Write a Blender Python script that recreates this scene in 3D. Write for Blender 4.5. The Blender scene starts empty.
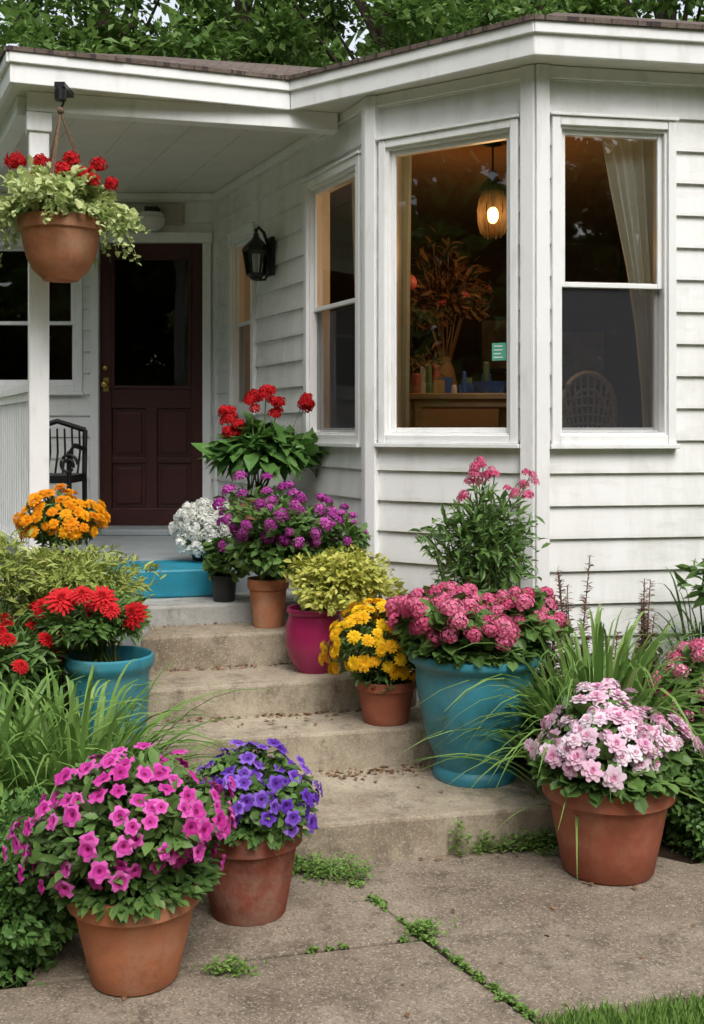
import bpy, math, random
import numpy as np
from mathutils import Vector
rng=np.random.default_rng(11); random.seed(5)
sc=bpy.context.scene
sc.view_settings.view_transform='Standard'
try: sc.view_settings.look='None'
except Exception: pass
sc.view_settings.exposure=0

# ---------------------------------------------------------------- materials
def newmat(name):
    m=bpy.data.materials.new(name); m.use_nodes=True
    nt=m.node_tree; nt.nodes.clear()
    o=nt.nodes.new('ShaderNodeOutputMaterial')
    return m,nt,o
def nd(nt,t,**k):
    n=nt.nodes.new(t)
    for a,b in k.items():
        if a.startswith('i_'): n.inputs[a[2:].replace('_',' ')].default_value=b
        else: setattr(n,a,b)
    return n
def mixc(nt,fac,a,b,bt='MIX'):
    m=nt.nodes.new('ShaderNodeMix'); m.data_type='RGBA'; m.blend_type=bt
    for s,v in ((0,fac),(6,a),(7,b)):
        if hasattr(v,'is_output'): nt.links.new(v,m.inputs[s])
        else: m.inputs[s].default_value = v if s==0 else (*v[:3],1)
    return m.outputs[2]
def noise(nt,scale,detail=6,rough=.55,vec=None):
    n=nd(nt,'ShaderNodeTexNoise'); n.inputs['Scale'].default_value=scale
    n.inputs['Detail'].default_value=detail; n.inputs['Roughness'].default_value=rough
    if vec is not None: nt.links.new(vec,n.inputs['Vector'])
    return n.outputs['Fac']
def ramp(nt,fac,p0,p1):
    r=nd(nt,'ShaderNodeMapRange'); r.inputs['From Min'].default_value=p0; r.inputs['From Max'].default_value=p1
    nt.links.new(fac,r.inputs['Value']); return r.outputs['Result']
def mul(nt,a,b):
    m=nd(nt,'ShaderNodeMath',operation='MULTIPLY')
    for i,v in ((0,a),(1,b)):
        if hasattr(v,'is_output'): nt.links.new(v,m.inputs[i])
        else: m.inputs[i].default_value=v
    return m.outputs[0]
def objco(nt,scale=(1,1,1)):
    t=nd(nt,'ShaderNodeTexCoord'); m=nd(nt,'ShaderNodeMapping'); m.inputs['Scale'].default_value=scale
    nt.links.new(t.outputs['Object'],m.inputs['Vector']); return m.outputs['Vector']
def bump(nt,h,strength,dist=.01,normal=None):
    b=nd(nt,'ShaderNodeBump'); b.inputs['Strength'].default_value=strength; b.inputs['Distance'].default_value=dist
    nt.links.new(h,b.inputs['Height'])
    if normal is not None: nt.links.new(normal,b.inputs['Normal'])
    return b.outputs['Normal']
def pm(name,col,rough=.5,metal=0,var=.15,vs=6,bs=60,bstr=.15,spec=.5,dirt=None,dlo=.55,dhi=.75,ds=2.5,dscale=(1,1,1),dirt2=None):
    m,nt,o=newmat(name)
    p=nd(nt,'ShaderNodeBsdfPrincipled'); nt.links.new(p.outputs[0],o.inputs[0])
    v=objco(nt)
    n=noise(nt,vs,4,.6,v)
    c=mixc(nt,ramp(nt,n,.3,.7),[x*(1-var) for x in col],[min(1,x*(1+var)) for x in col])
    if dirt is not None:
        v2=objco(nt,dscale); n2=noise(nt,ds,5,.65,v2)
        c=mixc(nt,mul(nt,ramp(nt,n2,dlo,dhi),.8),c,dirt)
    if dirt2 is not None:
        c=mixc(nt,mul(nt,ramp(nt,noise(nt,13,5,.75,objco(nt,(1,1,.6))),.52,.72),.7),c,dirt2)
    nt.links.new(c,p.inputs['Base Color'])
    p.inputs['Roughness'].default_value=rough; p.inputs['Metallic'].default_value=metal
    p.inputs['Specular IOR Level'].default_value=spec
    if bstr>0:
        nt.links.new(bump(nt,noise(nt,bs,3,.6,v),bstr,.005),p.inputs['Normal'])
    return m
def leafmat(name,a,b,trans=.3,rough=.45,spec=.4):
    m,nt,o=newmat(name)
    at=nd(nt,'ShaderNodeAttribute'); at.attribute_name='v'
    c2=mixc(nt,at.outputs['Fac'],a,b)
    p=nd(nt,'ShaderNodeBsdfPrincipled'); nt.links.new(c2,p.inputs['Base Color'])
    p.inputs['Roughness'].default_value=rough; p.inputs['Specular IOR Level'].default_value=spec
    t=nd(nt,'ShaderNodeBsdfTranslucent'); nt.links.new(c2,t.inputs['Color'])
    mx=nd(nt,'ShaderNodeMixShader'); mx.inputs[0].default_value=trans
    nt.links.new(p.outputs[0],mx.inputs[1]); nt.links.new(t.outputs[0],mx.inputs[2]); nt.links.new(mx.outputs[0],o.inputs[0])
    return m
def petmat(name,a,b,trans=.3):
    return leafmat(name,a,b,trans,.65,.2)

def siding_mat():
    m,nt,o=newmat('white_siding')
    p=nd(nt,'ShaderNodeBsdfPrincipled'); nt.links.new(p.outputs[0],o.inputs[0])
    a=noise(nt,1.0,5,.7,objco(nt,(7,7,.8))); b=noise(nt,3,5,.65,objco(nt,(1,1,3)))
    c=mixc(nt,ramp(nt,a,.46,.78),(.80,.80,.785),(.64,.635,.595))
    c=mixc(nt,mul(nt,ramp(nt,b,.54,.8),.8),c,(.56,.555,.5))
    sep=nd(nt,'ShaderNodeSeparateXYZ'); nt.links.new(objco(nt),sep.inputs[0])
    low=ramp(nt,sep.outputs[2],1.35,.3)
    ml=mul(nt,low,ramp(nt,noise(nt,2.2,5,.7,objco(nt,(2,2,1))),.35,.7))
    c=mixc(nt,mul(nt,ml,.65),c,(.42,.42,.34))
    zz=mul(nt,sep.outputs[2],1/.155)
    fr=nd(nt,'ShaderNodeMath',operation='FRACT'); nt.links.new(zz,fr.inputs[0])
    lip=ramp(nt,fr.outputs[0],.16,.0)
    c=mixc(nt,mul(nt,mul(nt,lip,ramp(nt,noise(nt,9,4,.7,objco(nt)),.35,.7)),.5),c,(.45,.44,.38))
    nt.links.new(c,p.inputs['Base Color']); p.inputs['Roughness'].default_value=.5
    nt.links.new(bump(nt,noise(nt,30,3,.6,objco(nt,(.4,.4,4))),.15,.004),p.inputs['Normal'])
    return m
SIDING=siding_mat()
TRIM=pm('white_trim_paint',(.82,.82,.81),.45,var=.03,vs=4,bs=40,bstr=.1,dirt=(.62,.61,.56),dlo=.53,dhi=.8,ds=5,dscale=(2,2,.6))
SOFFIT=pm('soffit_paint',(.70,.68,.62),.6,var=.05,bstr=.05,dirt=(.55,.51,.43),dlo=.52,dhi=.78,ds=1.8)
def shingle():
    m,nt,o=newmat('roof_shingles')
    p=nd(nt,'ShaderNodeBsdfPrincipled'); nt.links.new(p.outputs[0],o.inputs[0])
    br=nd(nt,'ShaderNodeTexBrick'); nt.links.new(objco(nt),br.inputs['Vector'])
    br.inputs['Scale'].default_value=4; br.inputs['Color1'].default_value=(.12,.085,.065,1); br.inputs['Color2'].default_value=(.2,.155,.12,1); br.inputs['Mortar'].default_value=(.03,.02,.02,1)
    c=mixc(nt,ramp(nt,noise(nt,40,4,.7,objco(nt)),.3,.8),br.outputs['Color'],(.07,.05,.045),'MIX')
    nt.links.new(c,p.inputs['Base Color']); p.inputs['Roughness'].default_value=.9
    nt.links.new(bump(nt,noise(nt,80,3,.7,objco(nt)),.6,.01),p.inputs['Normal'])
    return m
SHING=shingle()
def concrete(name,a,b,stain,agg=.5,bs=.35):
    m,nt,o=newmat(name)
    p=nd(nt,'ShaderNodeBsdfPrincipled'); nt.links.new(p.outputs[0],o.inputs[0])
    v=objco(nt)
    c=mixc(nt,ramp(nt,noise(nt,2.6,6,.7,v),.35,.68),a,b)
    c=mixc(nt,ramp(nt,noise(nt,1.5,6,.72,objco(nt,(1,1,1.7))),.42,.66),c,stain)
    c=mixc(nt,mul(nt,ramp(nt,noise(nt,8,5,.75,objco(nt,(1,1,.5))),.49,.70),.9),c,[x*.55 for x in stain])
    c=mixc(nt,mul(nt,ramp(nt,noise(nt,26,4,.7,v),.60,.72),.5),c,[x*.4 for x in stain])
    vo=nd(nt,'ShaderNodeTexVoronoi'); vo.inputs['Scale'].default_value=170; nt.links.new(v,vo.inputs['Vector'])
    sepc=nd(nt,'ShaderNodeSeparateColor'); nt.links.new(vo.outputs['Color'],sepc.inputs[0])
    c=mixc(nt,mul(nt,ramp(nt,sepc.outputs[0],.72,1.0),agg),c,[min(1,x*1.4) for x in b])
    c=mixc(nt,mul(nt,ramp(nt,sepc.outputs[1],.74,1.0),agg),c,[x*.42 for x in a])
    nt.links.new(c,p.inputs['Base Color']); p.inputs['Roughness'].default_value=.88; p.inputs['Specular IOR Level'].default_value=.25
    n1=bump(nt,noise(nt,130,3,.7,v),bs,.003)
    n2=bump(nt,noise(nt,7,5,.65,v),.45,.018,n1)
    nt.links.new(n2,p.inputs['Normal'])
    return m
PAVE=concrete('pavement_concrete',(.21,.168,.125),(.30,.25,.19),(.155,.12,.088),.7,.4)
STEPC=concrete('step_concrete',(.32,.268,.195),(.44,.378,.285),(.23,.183,.128),.35,.3)
GREYSTEP=concrete('painted_step',(.36,.37,.36),(.48,.49,.47),(.32,.31,.28),.12,.15)
TERRA=pm('terracotta',(.44,.165,.08),.8,var=.2,vs=7,bs=90,bstr=.3,dirt=(.46,.30,.20),dlo=.46,dhi=.75,ds=5,spec=.25,dirt2=(.27,.11,.06))
TERRA2=pm('weathered_terracotta',(.27,.075,.045),.75,var=.3,vs=5,bs=70,bstr=.35,dirt=(.36,.23,.17),dlo=.46,dhi=.72,ds=7,spec=.25,dirt2=(.12,.05,.035))
TERRA3=pm('red_terracotta',(.34,.10,.055),.65,var=.18,vs=5,bs=70,bstr=.2,dirt=(.38,.20,.13),dlo=.48,dhi=.78,ds=5,spec=.35,dirt2=(.22,.07,.045))
BLUEP=pm('turquoise_glaze',(.035,.22,.28),.45,var=.2,vs=5,bs=30,bstr=.15,dirt=(.12,.22,.23),dlo=.5,dhi=.78,ds=6,dirt2=(.03,.13,.16))
BLUEW=pm('blue_painted_wood',(.012,.21,.30),.5,var=.2,vs=6,bs=40,bstr=.25,dirt=(.06,.16,.2),dlo=.5,dhi=.8,ds=5)
MAGP=pm('magenta_glaze',(.30,.015,.08),.28,var=.15,vs=4,bs=40,bstr=.08)
BLACKP=pm('black_plastic',(.018,.018,.02),.5,var=.2)
IRON=pm('black_iron',(.012,.012,.012),.4,var=.2,metal=.3)
BRASS=pm('brass',(.6,.4,.12),.3,metal=1,var=.1,bstr=0)
SOIL=pm('soil',(.035,.024,.016),.95,var=.5,vs=25,bs=50,bstr=1,spec=.1)
DOORM=pm('door_paint',(.05,.012,.010),.35,var=.2,vs=3,bs=20,bstr=.06)
BARK=pm('bark',(.07,.055,.04),.9,var=.4,vs=8,bs=20,bstr=1,spec=.1)
ROPE=pm('rope',(.14,.085,.05),.9,var=.3,vs=80,bs=200,bstr=.6)
PORCHF=pm('porch_floor_paint',(.30,.33,.34),.55,var=.15,vs=3,dirt=(.2,.19,.17))
INWALL=pm('interior_wall',(.11,.07,.042),.8,var=.15,vs=1.5,bstr=.05)
INCEIL=pm('interior_ceiling',(.28,.17,.09),.8,var=.08,bstr=.05)
WOOD=pm('table_wood',(.4,.26,.14),.5,var=.25,vs=5)
WICK=pm('wicker',(.5,.42,.32),.7,var=.2,vs=60,bs=150,bstr=.5)
BOOKB=pm('blue_plastic',(.04,.10,.32),.5); REDB=pm('red_card',(.32,.07,.06),.6); WHT=pm('white_ceramic',(.5,.48,.44),.4); YEL=pm('yellow_card',(.36,.25,.10),.6); GRNC=pm('olive_card',(.1,.14,.07),.6)
GREENS=pm('green_card',(.1,.42,.28),.6)
STEM=leafmat('stem_green',(.09,.15,.04),(.15,.21,.06),.1)
REDSTEM=leafmat('reddish_stem',(.18,.08,.06),(.22,.13,.08),.1)
SIGNT=pm('sign_ink',(.7,.8,.75),.6)
def glassmat(name,tint,base,rough=.0):
    m,nt,o=newmat(name)
    t=nd(nt,'ShaderNodeBsdfTransparent'); t.inputs[0].default_value=(*tint,1)
    g=nd(nt,'ShaderNodeBsdfGlossy'); g.inputs['Roughness'].default_value=rough; g.inputs['Color'].default_value=(1,1,1,1)
    f=nd(nt,'ShaderNodeFresnel'); f.inputs['IOR'].default_value=1.45
    ad=nd(nt,'ShaderNodeMath',operation='ADD'); ad.inputs[1].default_value=base; nt.links.new(f.outputs[0],ad.inputs[0])
    mx=nd(nt,'ShaderNodeMixShader'); nt.links.new(ad.outputs[0],mx.inputs[0]); nt.links.new(t.outputs[0],mx.inputs[1]); nt.links.new(g.outputs[0],mx.inputs[2]); nt.links.new(mx.outputs[0],o.inputs[0])
    nt.links.new(bump(nt,noise(nt,2.5,2,.4,objco(nt)),.08,.02),g.inputs['Normal'])
    return m
GLASS=glassmat('window_glass',(.84,.87,.85),.04,.015)
DGLASS=glassmat('tinted_door_glass',(.35,.33,.31),.0)
def screenmat():
    m,nt,o=newmat('insect_screen')
    t=nd(nt,'ShaderNodeBsdfTransparent'); d=nd(nt,'ShaderNodeBsdfDiffuse'); d.inputs[0].default_value=(.05,.052,.058,1)
    mx=nd(nt,'ShaderNodeMixShader'); mx.inputs[0].default_value=.5
    nt.links.new(t.outputs[0],mx.inputs[1]); nt.links.new(d.outputs[0],mx.inputs[2]); nt.links.new(mx.outputs[0],o.inputs[0]); return m
SCREEN=screenmat()
def curtainmat():
    m,nt,o=newmat('sheer_curtain')
    d=nd(nt,'ShaderNodeBsdfDiffuse'); d.inputs[0].default_value=(.78,.84,.81,1)
    tl=nd(nt,'ShaderNodeBsdfTranslucent'); tl.inputs[0].default_value=(.72,.78,.75,1)
    t=nd(nt,'ShaderNodeBsdfTransparent')
    a=nd(nt,'ShaderNodeMixShader'); a.inputs[0].default_value=.2; nt.links.new(d.outputs[0],a.inputs[1]); nt.links.new(tl.outputs[0],a.inputs[2])
    b=nd(nt,'ShaderNodeMixShader'); b.inputs[0].default_value=.2; nt.links.new(a.outputs[0],b.inputs[1]); nt.links.new(t.outputs[0],b.inputs[2]); nt.links.new(b.outputs[0],o.inputs[0]); return m
CURT=curtainmat()
def emis(name,c,s):
    m,nt,o=newmat(name); e=nd(nt,'ShaderNodeEmission'); e.inputs[0].default_value=(*c,1); e.inputs[1].default_value=s; nt.links.new(e.outputs[0],o.inputs[0]); return m
BULB=emis('lit_bulb',(1,.66,.3),16)
def amber():
    m,nt,o=newmat('amber_glass')
    t=nd(nt,'ShaderNodeBsdfTransparent'); t.inputs[0].default_value=(1,.72,.38,1)
    e=nd(nt,'ShaderNodeEmission'); e.inputs[0].default_value=(1,.40,.10,1)
    sep=nd(nt,'ShaderNodeSeparateXYZ'); nt.links.new(objco(nt),sep.inputs[0])
    # glass is brightest at the height of the bulb inside
    d=nd(nt,'ShaderNodeMath',operation='SUBTRACT'); nt.links.new(sep.outputs[2],d.inputs[0]); d.inputs[1].default_value=2.82
    ab=nd(nt,'ShaderNodeMath',operation='ABSOLUTE'); nt.links.new(d.outputs[0],ab.inputs[0])
    g=ramp(nt,ab.outputs[0],.13,.0)
    st=mul(nt,mul(nt,g,ramp(nt,noise(nt,26,3,.6,objco(nt,(1,1,.25))),.2,.7)),2.2)
    nt.links.new(st,e.inputs[1])
    mx=nd(nt,'ShaderNodeMixShader'); mx.inputs[0].default_value=.3
    nt.links.new(t.outputs[0],mx.inputs[1]); nt.links.new(e.outputs[0],mx.inputs[2]); nt.links.new(mx.outputs[0],o.inputs[0]); return m
AMBER=amber()
def groundmat():
    m,nt,o=newmat('lawn_ground')
    p=nd(nt,'ShaderNodeBsdfPrincipled'); nt.links.new(p.outputs[0],o.inputs[0])
    c=mixc(nt,ramp(nt,noise(nt,3,5,.7,objco(nt)),.3,.7),(.04,.07,.018),(.09,.14,.035))
    nt.links.new(c,p.inputs['Base Color']); p.inputs['Roughness'].default_value=.95
    return m
GROUND=groundmat()

# ---------------------------------------------------------------- mesh builder
class MB:
    def __init__(s): s.V=[];s.L=[];s.T=[];s.M=[];s.C=[];s.n=0
    def add(s,V,F,m=0,c=.5):
        V=np.asarray(V,float); fl=[i for f in F for i in f]
        s.addnp(V,np.array(fl),np.array([len(f) for f in F]),np.full(len(F),m),np.full(len(F),c))
    def addnp(s,V,L,T,M,C):
        s.V.append(V); s.L.append(L+s.n); s.T.append(T); s.M.append(M); s.C.append(C); s.n+=len(V)
    def obj(s,name,mats,parent=None,smooth=False,bevel=0,data_only=False):
        V=np.concatenate(s.V);L=np.concatenate(s.L).astype(np.int32);T=np.concatenate(s.T).astype(np.int32)
        M=np.concatenate(s.M).astype(np.int32);C=np.concatenate(s.C).astype(np.float32)
        me=bpy.data.meshes.new(name)
        me.vertices.add(len(V)); me.vertices.foreach_set('co',V.astype(np.float32).ravel())
        me.loops.add(len(L)); me.loops.foreach_set('vertex_index',L)
        me.polygons.add(len(T)); st=np.concatenate([[0],np.cumsum(T)[:-1]]).astype(np.int32)
        me.polygons.foreach_set('loop_start',st)
        try: me.polygons.foreach_set('loop_total',T)
        except Exception: pass
        for m in mats: me.materials.append(m)
        me.polygons.foreach_set('material_index',M)
        me.update(calc_edges=True)
        a=me.attributes.new('v','FLOAT','FACE'); a.data.foreach_set('value',C)
        if smooth:
            me.polygons.foreach_set('use_smooth',np.ones(len(T),bool))
            try: me.set_sharp_from_angle(angle=math.radians(42))
            except Exception: pass
        else: me.polygons.foreach_set('use_smooth',np.zeros(len(T),bool))
        me.validate()
        if data_only: return me
        o=bpy.data.objects.new(name,me); sc.collection.objects.link(o)
        if parent: o.parent=parent
        if bevel:
            b=o.modifiers.new('bevel','BEVEL'); b.width=bevel; b.segments=2; b.limit_method='ANGLE'
        return o
def empty(name,loc=(0,0,0)):
    e=bpy.data.objects.new(name,None); e.empty_display_size=.1; sc.collection.objects.link(e); return e
BF=[(0,3,2,1),(4,5,6,7),(0,1,5,4),(1,2,6,5),(2,3,7,6),(3,0,4,7)]
def box(mb,x0,x1,y0,y1,z0,z1,m=0):
    mb.add([(x0,y0,z0),(x1,y0,z0),(x1,y1,z0),(x0,y1,z0),(x0,y0,z1),(x1,y0,z1),(x1,y1,z1),(x0,y1,z1)],BF,m)
class Fr:
    def __init__(s,p0,p1):
        s.p=np.array(p0,float); d=np.array(p1,float)-s.p; s.L=np.linalg.norm(d); s.u=d/s.L; s.n=np.array([s.u[1],-s.u[0]])
    def P(s,u,n,z):
        q=s.p+s.u*u+s.n*n; return (q[0],q[1],z)
def boxf(mb,f,u0,u1,z0,z1,n0,n1,m=0):
    mb.add([f.P(u0,n1,z0),f.P(u1,n1,z0),f.P(u1,n0,z0),f.P(u0,n0,z0),f.P(u0,n1,z1),f.P(u1,n1,z1),f.P(u1,n0,z1),f.P(u0,n0,z1)],BF,m)
def prism(mb,poly,z0,z1,m=0):
    n=len(poly); V=[(x,y,z0) for x,y in poly]+[(x,y,z1) for x,y in poly]
    F=[tuple(range(n))[::-1],tuple(range(n,2*n))]+[(i,(i+1)%n,n+(i+1)%n,n+i) for i in range(n)]
    mb.add(V,F,m)
def lathe(mb,prof,c,seg=48,m=0,wob=0,ang0=0):
    V=[];F=[]
    ph=random.random()*6
    for r,z in prof:
        for k in range(seg):
            a=2*math.pi*k/seg+ang0; rr=r*(1+wob*math.sin(2*a+ph)+wob*.6*math.sin(5*a+z*9))
            V.append((c[0]+rr*math.cos(a),c[1]+rr*math.sin(a),c[2]+z))
    for i in range(len(prof)-1):
        for k in range(seg):
            k2=(k+1)%seg; F.append((i*seg+k,i*seg+k2,(i+1)*seg+k2,(i+1)*seg+k))
    mb.add(V,F,m)
def tube(mb,pts,r0,r1=None,m=0,seg=6,c=.5):
    r1=r0 if r1 is None else r1
    P=[np.array(p,float) for p in pts]; n=len(P); V=[];F=[]
    for i,p in enumerate(P):
        t=P[min(i+1,n-1)]-P[max(i-1,0)]; t=t/(np.linalg.norm(t)+1e-9)
        a=np.cross(t,(0,0,1)) if abs(t[2])<.9 else np.cross(t,(1,0,0)); a/=np.linalg.norm(a); b=np.cross(t,a)
        r=r0+(r1-r0)*i/(n-1)
        for k in range(seg):
            w=2*math.pi*k/seg; V.append(p+r*(math.cos(w)*a+math.sin(w)*b))
    for i in range(n-1):
        for k in range(seg):
            k2=(k+1)%seg; F.append((i*seg+k,i*seg+k2,(i+1)*seg+k2,(i+1)*seg+k))
    F.append(tuple(range(seg))[::-1]); F.append(tuple(range((n-1)*seg,n*seg)))
    mb.add(V,F,m,c)
def sphere(mb,c,r,m=0,seg=16,rz=None):
    rz=rz or r
    prof=[(max(1e-4,r*math.sin(t)),-rz*math.cos(t)) for t in np.linspace(0,math.pi,10)]
    lathe(mb,prof,c,seg,m)

# ---------------------------------------------------------------- instancing helpers
def nrm(a): return a/(np.linalg.norm(a,axis=-1,keepdims=True)+1e-9)
def rdirs(n): return nrm(rng.normal(size=(n,3)))
def basis_y(y,up):
    y=nrm(y); x=nrm(np.cross(y,up)); z=np.cross(x,y); return np.stack([x,y,z],1)
def basis_z(z):
    z=nrm(z); x=nrm(np.cross(z,rdirs(len(z)))); y=np.cross(z,x); return np.stack([x,y,z],1)
def inst(mb,tpl,P,B,S,c=None,mofs=0,cj=.0):
    V,F,fm=tpl; V=np.asarray(V,float); N=len(P)
    if N==0: return
    S=np.asarray(S,float)
    W=np.einsum('kj,njm->nkm',V,B)*S[:,None,None]+P[:,None,:]
    fl=np.array([i for f in F for i in f]); T=np.array([len(f) for f in F])
    L=(fl[None]+np.arange(N)[:,None]*len(V)).ravel()
    if c is None: c=rng.random(N)
    C=np.repeat(c,len(F)); C=np.clip(C+rng.normal(size=len(C))*cj,0,1)
    mb.addnp(W.reshape(-1,3),L,np.tile(T,N),np.tile(np.array(fm),N)+mofs,C)
def leaf_t(w=.28,droop=.18,fold=.07):
    V=[(0,0,0),(-w*.8,.3,fold),(0,.32,0),(w*.8,.3,fold),(-w*.85,.65,fold-droop*.3),(0,.68,-droop*.35),(w*.85,.65,fold-droop*.3),(0,1,-droop)]
    F=[(0,2,1),(0,3,2),(1,2,5,4),(2,3,6,5),(4,5,7),(5,6,7)]
    return V,F,[0]*6
def leaf_s(w=.3,fold=.08):
    return [(0,0,0),(-w,.5,fold),(0,1,-.08),(w,.5,fold)],[(0,2,1),(0,3,2)],[0,0]
def petunia_t(seed=0):
    r_=random.Random(seed)
    V=[(0,0,-.32)];F=[];fm=[]
    n=15; ph=[r_.uniform(-.12,.14) for _ in range(5)]
    for k in range(n):
        a=2*math.pi*k/n; V.append((.2*math.cos(a),.2*math.sin(a),-.06))
    for k in range(n):
        a=2*math.pi*k/n; V.append((.6*math.cos(a),.6*math.sin(a),.1+.05*math.sin(5*a)+ph[k//3]*.4))
    for k in range(n):
        a=2*math.pi*k/n; r=(1.0 if k%3 else .74)*r_.uniform(.93,1.05); V.append((r*math.cos(a),r*math.sin(a),.0+.16*math.sin(a*7+seed)+ph[k//3]))
    for k in range(n):
        k2=(k+1)%n; F.append((0,1+k,1+k2)); fm.append(1)
        F.append((1+k,1+n+k,1+n+k2,1+k2)); fm.append(2)
        F.append((1+n+k,1+2*n+k,1+2*n+k2,1+n+k2)); fm.append(0)
    return V,F,fm
def layers_t(layers,dome=.25,cm=1):
    V=[];F=[];fm=[]
    for (n,r0,r1,z0,z1,w,m) in layers:
        for k in range(n):
            a=2*math.pi*(k+random.random()*.3)/n; ca,sa=math.cos(a),math.sin(a)
            rr=r1*random.uniform(.88,1.1); zz=z1+random.uniform(-.06,.08)
            rm=(r0+rr)*.6; zm=(z0+zz)*.5+.04
            b=len(V)
            for (r,t,z) in ((r0,0,z0),(rm,-w,zm+.03),(rr,-w*.4,zz),(rr,w*.4,zz),(rm,w,zm+.03)):
                V.append((r*ca-t*sa,r*sa+t*ca,z))
            F.append((b,b+1,b+2,b+3,b+4)); fm.append(m)
    if dome:
        b=len(V)
        for k in range(8):
            a=2*math.pi*k/8; V.append((dome*math.cos(a),dome*math.sin(a),layers[-1][3]))
        V.append((0,0,layers[-1][3]+dome*.5))
        for k in range(8): F.append((b+k,b+(k+1)%8,b+8)); fm.append(cm)
    return V,F,fm
MARI=layers_t([(12,.2,1,.0,.05,.2,0),(11,.15,.85,.1,.22,.19,0),(9,.1,.62,.2,.38,.17,0),(7,.05,.38,.28,.5,.14,0)],.15,0)
DAHL=layers_t([(16,.1,1.0,-.05,-.1,.14,0),(14,.1,.88,.05,.12,.13,0),(12,.08,.7,.15,.3,.12,0),(9,.06,.5,.25,.42,.11,0),(6,.04,.28,.3,.5,.09,1)],.1,1)
DAISY=layers_t([(7,.1,1.0,.0,.05,.34,0),(6,.1,.78,.1,.28,.3,0),(5,.05,.5,.2,.42,.24,0),(4,.03,.25,.3,.5,.14,2)],.1,2)
def umbel_t(nf=26,fr=.36,hemi=-.25,pet=5):
    V=[];F=[];fm=[]
    g=math.pi*(3-math.sqrt(5))
    for i in range(nf):
        z=1-(i+.5)/nf*(1-hemi); r=math.sqrt(max(0,1-z*z)); a=i*g
        n=np.array([r*math.cos(a),r*math.sin(a),z*.8]); n=n/np.linalg.norm(n)+np.array([random.uniform(-.3,.3) for _ in range(3)]); n/=np.linalg.norm(n)
        c=np.array([r*math.cos(a),r*math.sin(a),z*.8])*random.uniform(.66,1.04)
        x=np.cross(n,(random.random(),random.random(),.3)); x/=np.linalg.norm(x); y=np.cross(n,x)
        for k in range(pet):
            t=2*math.pi*k/pet; d=math.cos(t)*x+math.sin(t)*y; e=np.cross(n,d)
            b=len(V); w=fr*.42
            V+= [tuple(c),tuple(c+d*fr*.55-e*w+n*.07),tuple(c+d*fr+n*.02),tuple(c+d*fr*.55+e*w+n*.07)]
            F.append((b,b+1,b+2,b+3)); fm.append(0 if random.random()<.75 else 1)
    return V,F,fm
UMB=umbel_t(34,.30); UMBF=umbel_t(16,.5,0.0,5); UMBS=umbel_t(16,.45,-.1,4)
PETS=[petunia_t(s) for s in (0,1,2,3)]; LEAF=leaf_t(); LEAFN=leaf_t(.15); LEAFR=leaf_t(.42,.1,.1); LS=leaf_s(); LSR=leaf_s(.42,.1)
class Blob:
    def __init__(s,c,R,amp=.16,f=3.2):
        s.c=np.array(c,float); s.R=np.array(R,float); s.K=rng.normal(size=(6,3))*f; s.ph=rng.random(6)*6.28; s.amp=amp
    def lump(s,d): return 1+s.amp*np.sin(d@s.K.T+s.ph).sum(1)/2.0
    def surf(s,d,fr): return s.c+s.R*d*(s.lump(d)*fr)[:,None]
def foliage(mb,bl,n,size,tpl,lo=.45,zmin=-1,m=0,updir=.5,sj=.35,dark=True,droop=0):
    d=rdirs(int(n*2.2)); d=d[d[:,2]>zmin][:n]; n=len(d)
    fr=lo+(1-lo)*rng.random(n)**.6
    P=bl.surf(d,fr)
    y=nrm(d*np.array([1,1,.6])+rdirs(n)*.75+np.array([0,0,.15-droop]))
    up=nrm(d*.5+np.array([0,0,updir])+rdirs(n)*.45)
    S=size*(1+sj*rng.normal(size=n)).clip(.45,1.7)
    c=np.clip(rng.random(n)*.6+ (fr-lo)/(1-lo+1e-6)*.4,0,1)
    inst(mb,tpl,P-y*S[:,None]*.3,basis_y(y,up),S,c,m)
def collar(mb,x,y,z,r,n,size,tpl,m=0,drop=.03):
    # leaves lapping over the pot rim
    a=rng.random(n)*6.283; rr=r*(.7+.38*rng.random(n)); P=np.stack([x+rr*np.cos(a),y+rr*np.sin(a),z+.02-drop*rng.random(n)+(.05*(1-rr/r)).clip(0,1)],1)
    yv=nrm(np.stack([np.cos(a),np.sin(a),-.35*np.ones(n)+.5*rng.random(n)],1)+rdirs(n)*.5)
    inst(mb,tpl,P,basis_y(yv,nrm(rdirs(n)*.4+np.array([0,-.2,1.]))),size*(.7+.6*rng.random(n)),None,m)
def thin(P,D,md,n):
    keep=[]; KP=np.empty((0,3))
    for i in range(len(P)):
        if len(keep)==0 or np.min(np.sum((KP-P[i])**2,1))>md*md:
            keep.append(i); KP=P[keep]
            if len(keep)>=n: break
    return P[keep],D[keep]
def flowers(mb,bl,n,size,tpl,md,zmin=-.1,m=1,fr=1.03,up=.35,sj=.14,cj=.05,stem=None,front=0.0,frj=.04):
    d=rdirs(n*30); d=d[d[:,2]>zmin]
    P=bl.surf(d,fr+rng.random(len(d))*frj-frj/2)
    P,D=thin(P,d,md,n)
    z=nrm(D+np.array([0,-front,up])+rdirs(len(P))*.38)
    S=size*(1+sj*rng.normal(size=len(P))).clip(.6,1.4)
    if isinstance(tpl,list):
        k=rng.integers(0,len(tpl),len(P)); B=basis_z(z); c=rng.random(len(P))
        for j,t in enumerate(tpl):
            q=k==j; inst(mb,t,P[q],B[q],S[q],c[q],m,cj)
    else: inst(mb,tpl,P,basis_z(z),S,None,m,cj)
def spots(mb,pts,size,tpl,m,cj=.05):
    P=np.array(pts,float); z=nrm(rdirs(len(P))*.35+np.array([0,-.35,.9])); inst(mb,tpl,P,basis_z(z),size*(1+.15*rng.normal(size=len(P))).clip(.7,1.3),None,m,cj)
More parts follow.
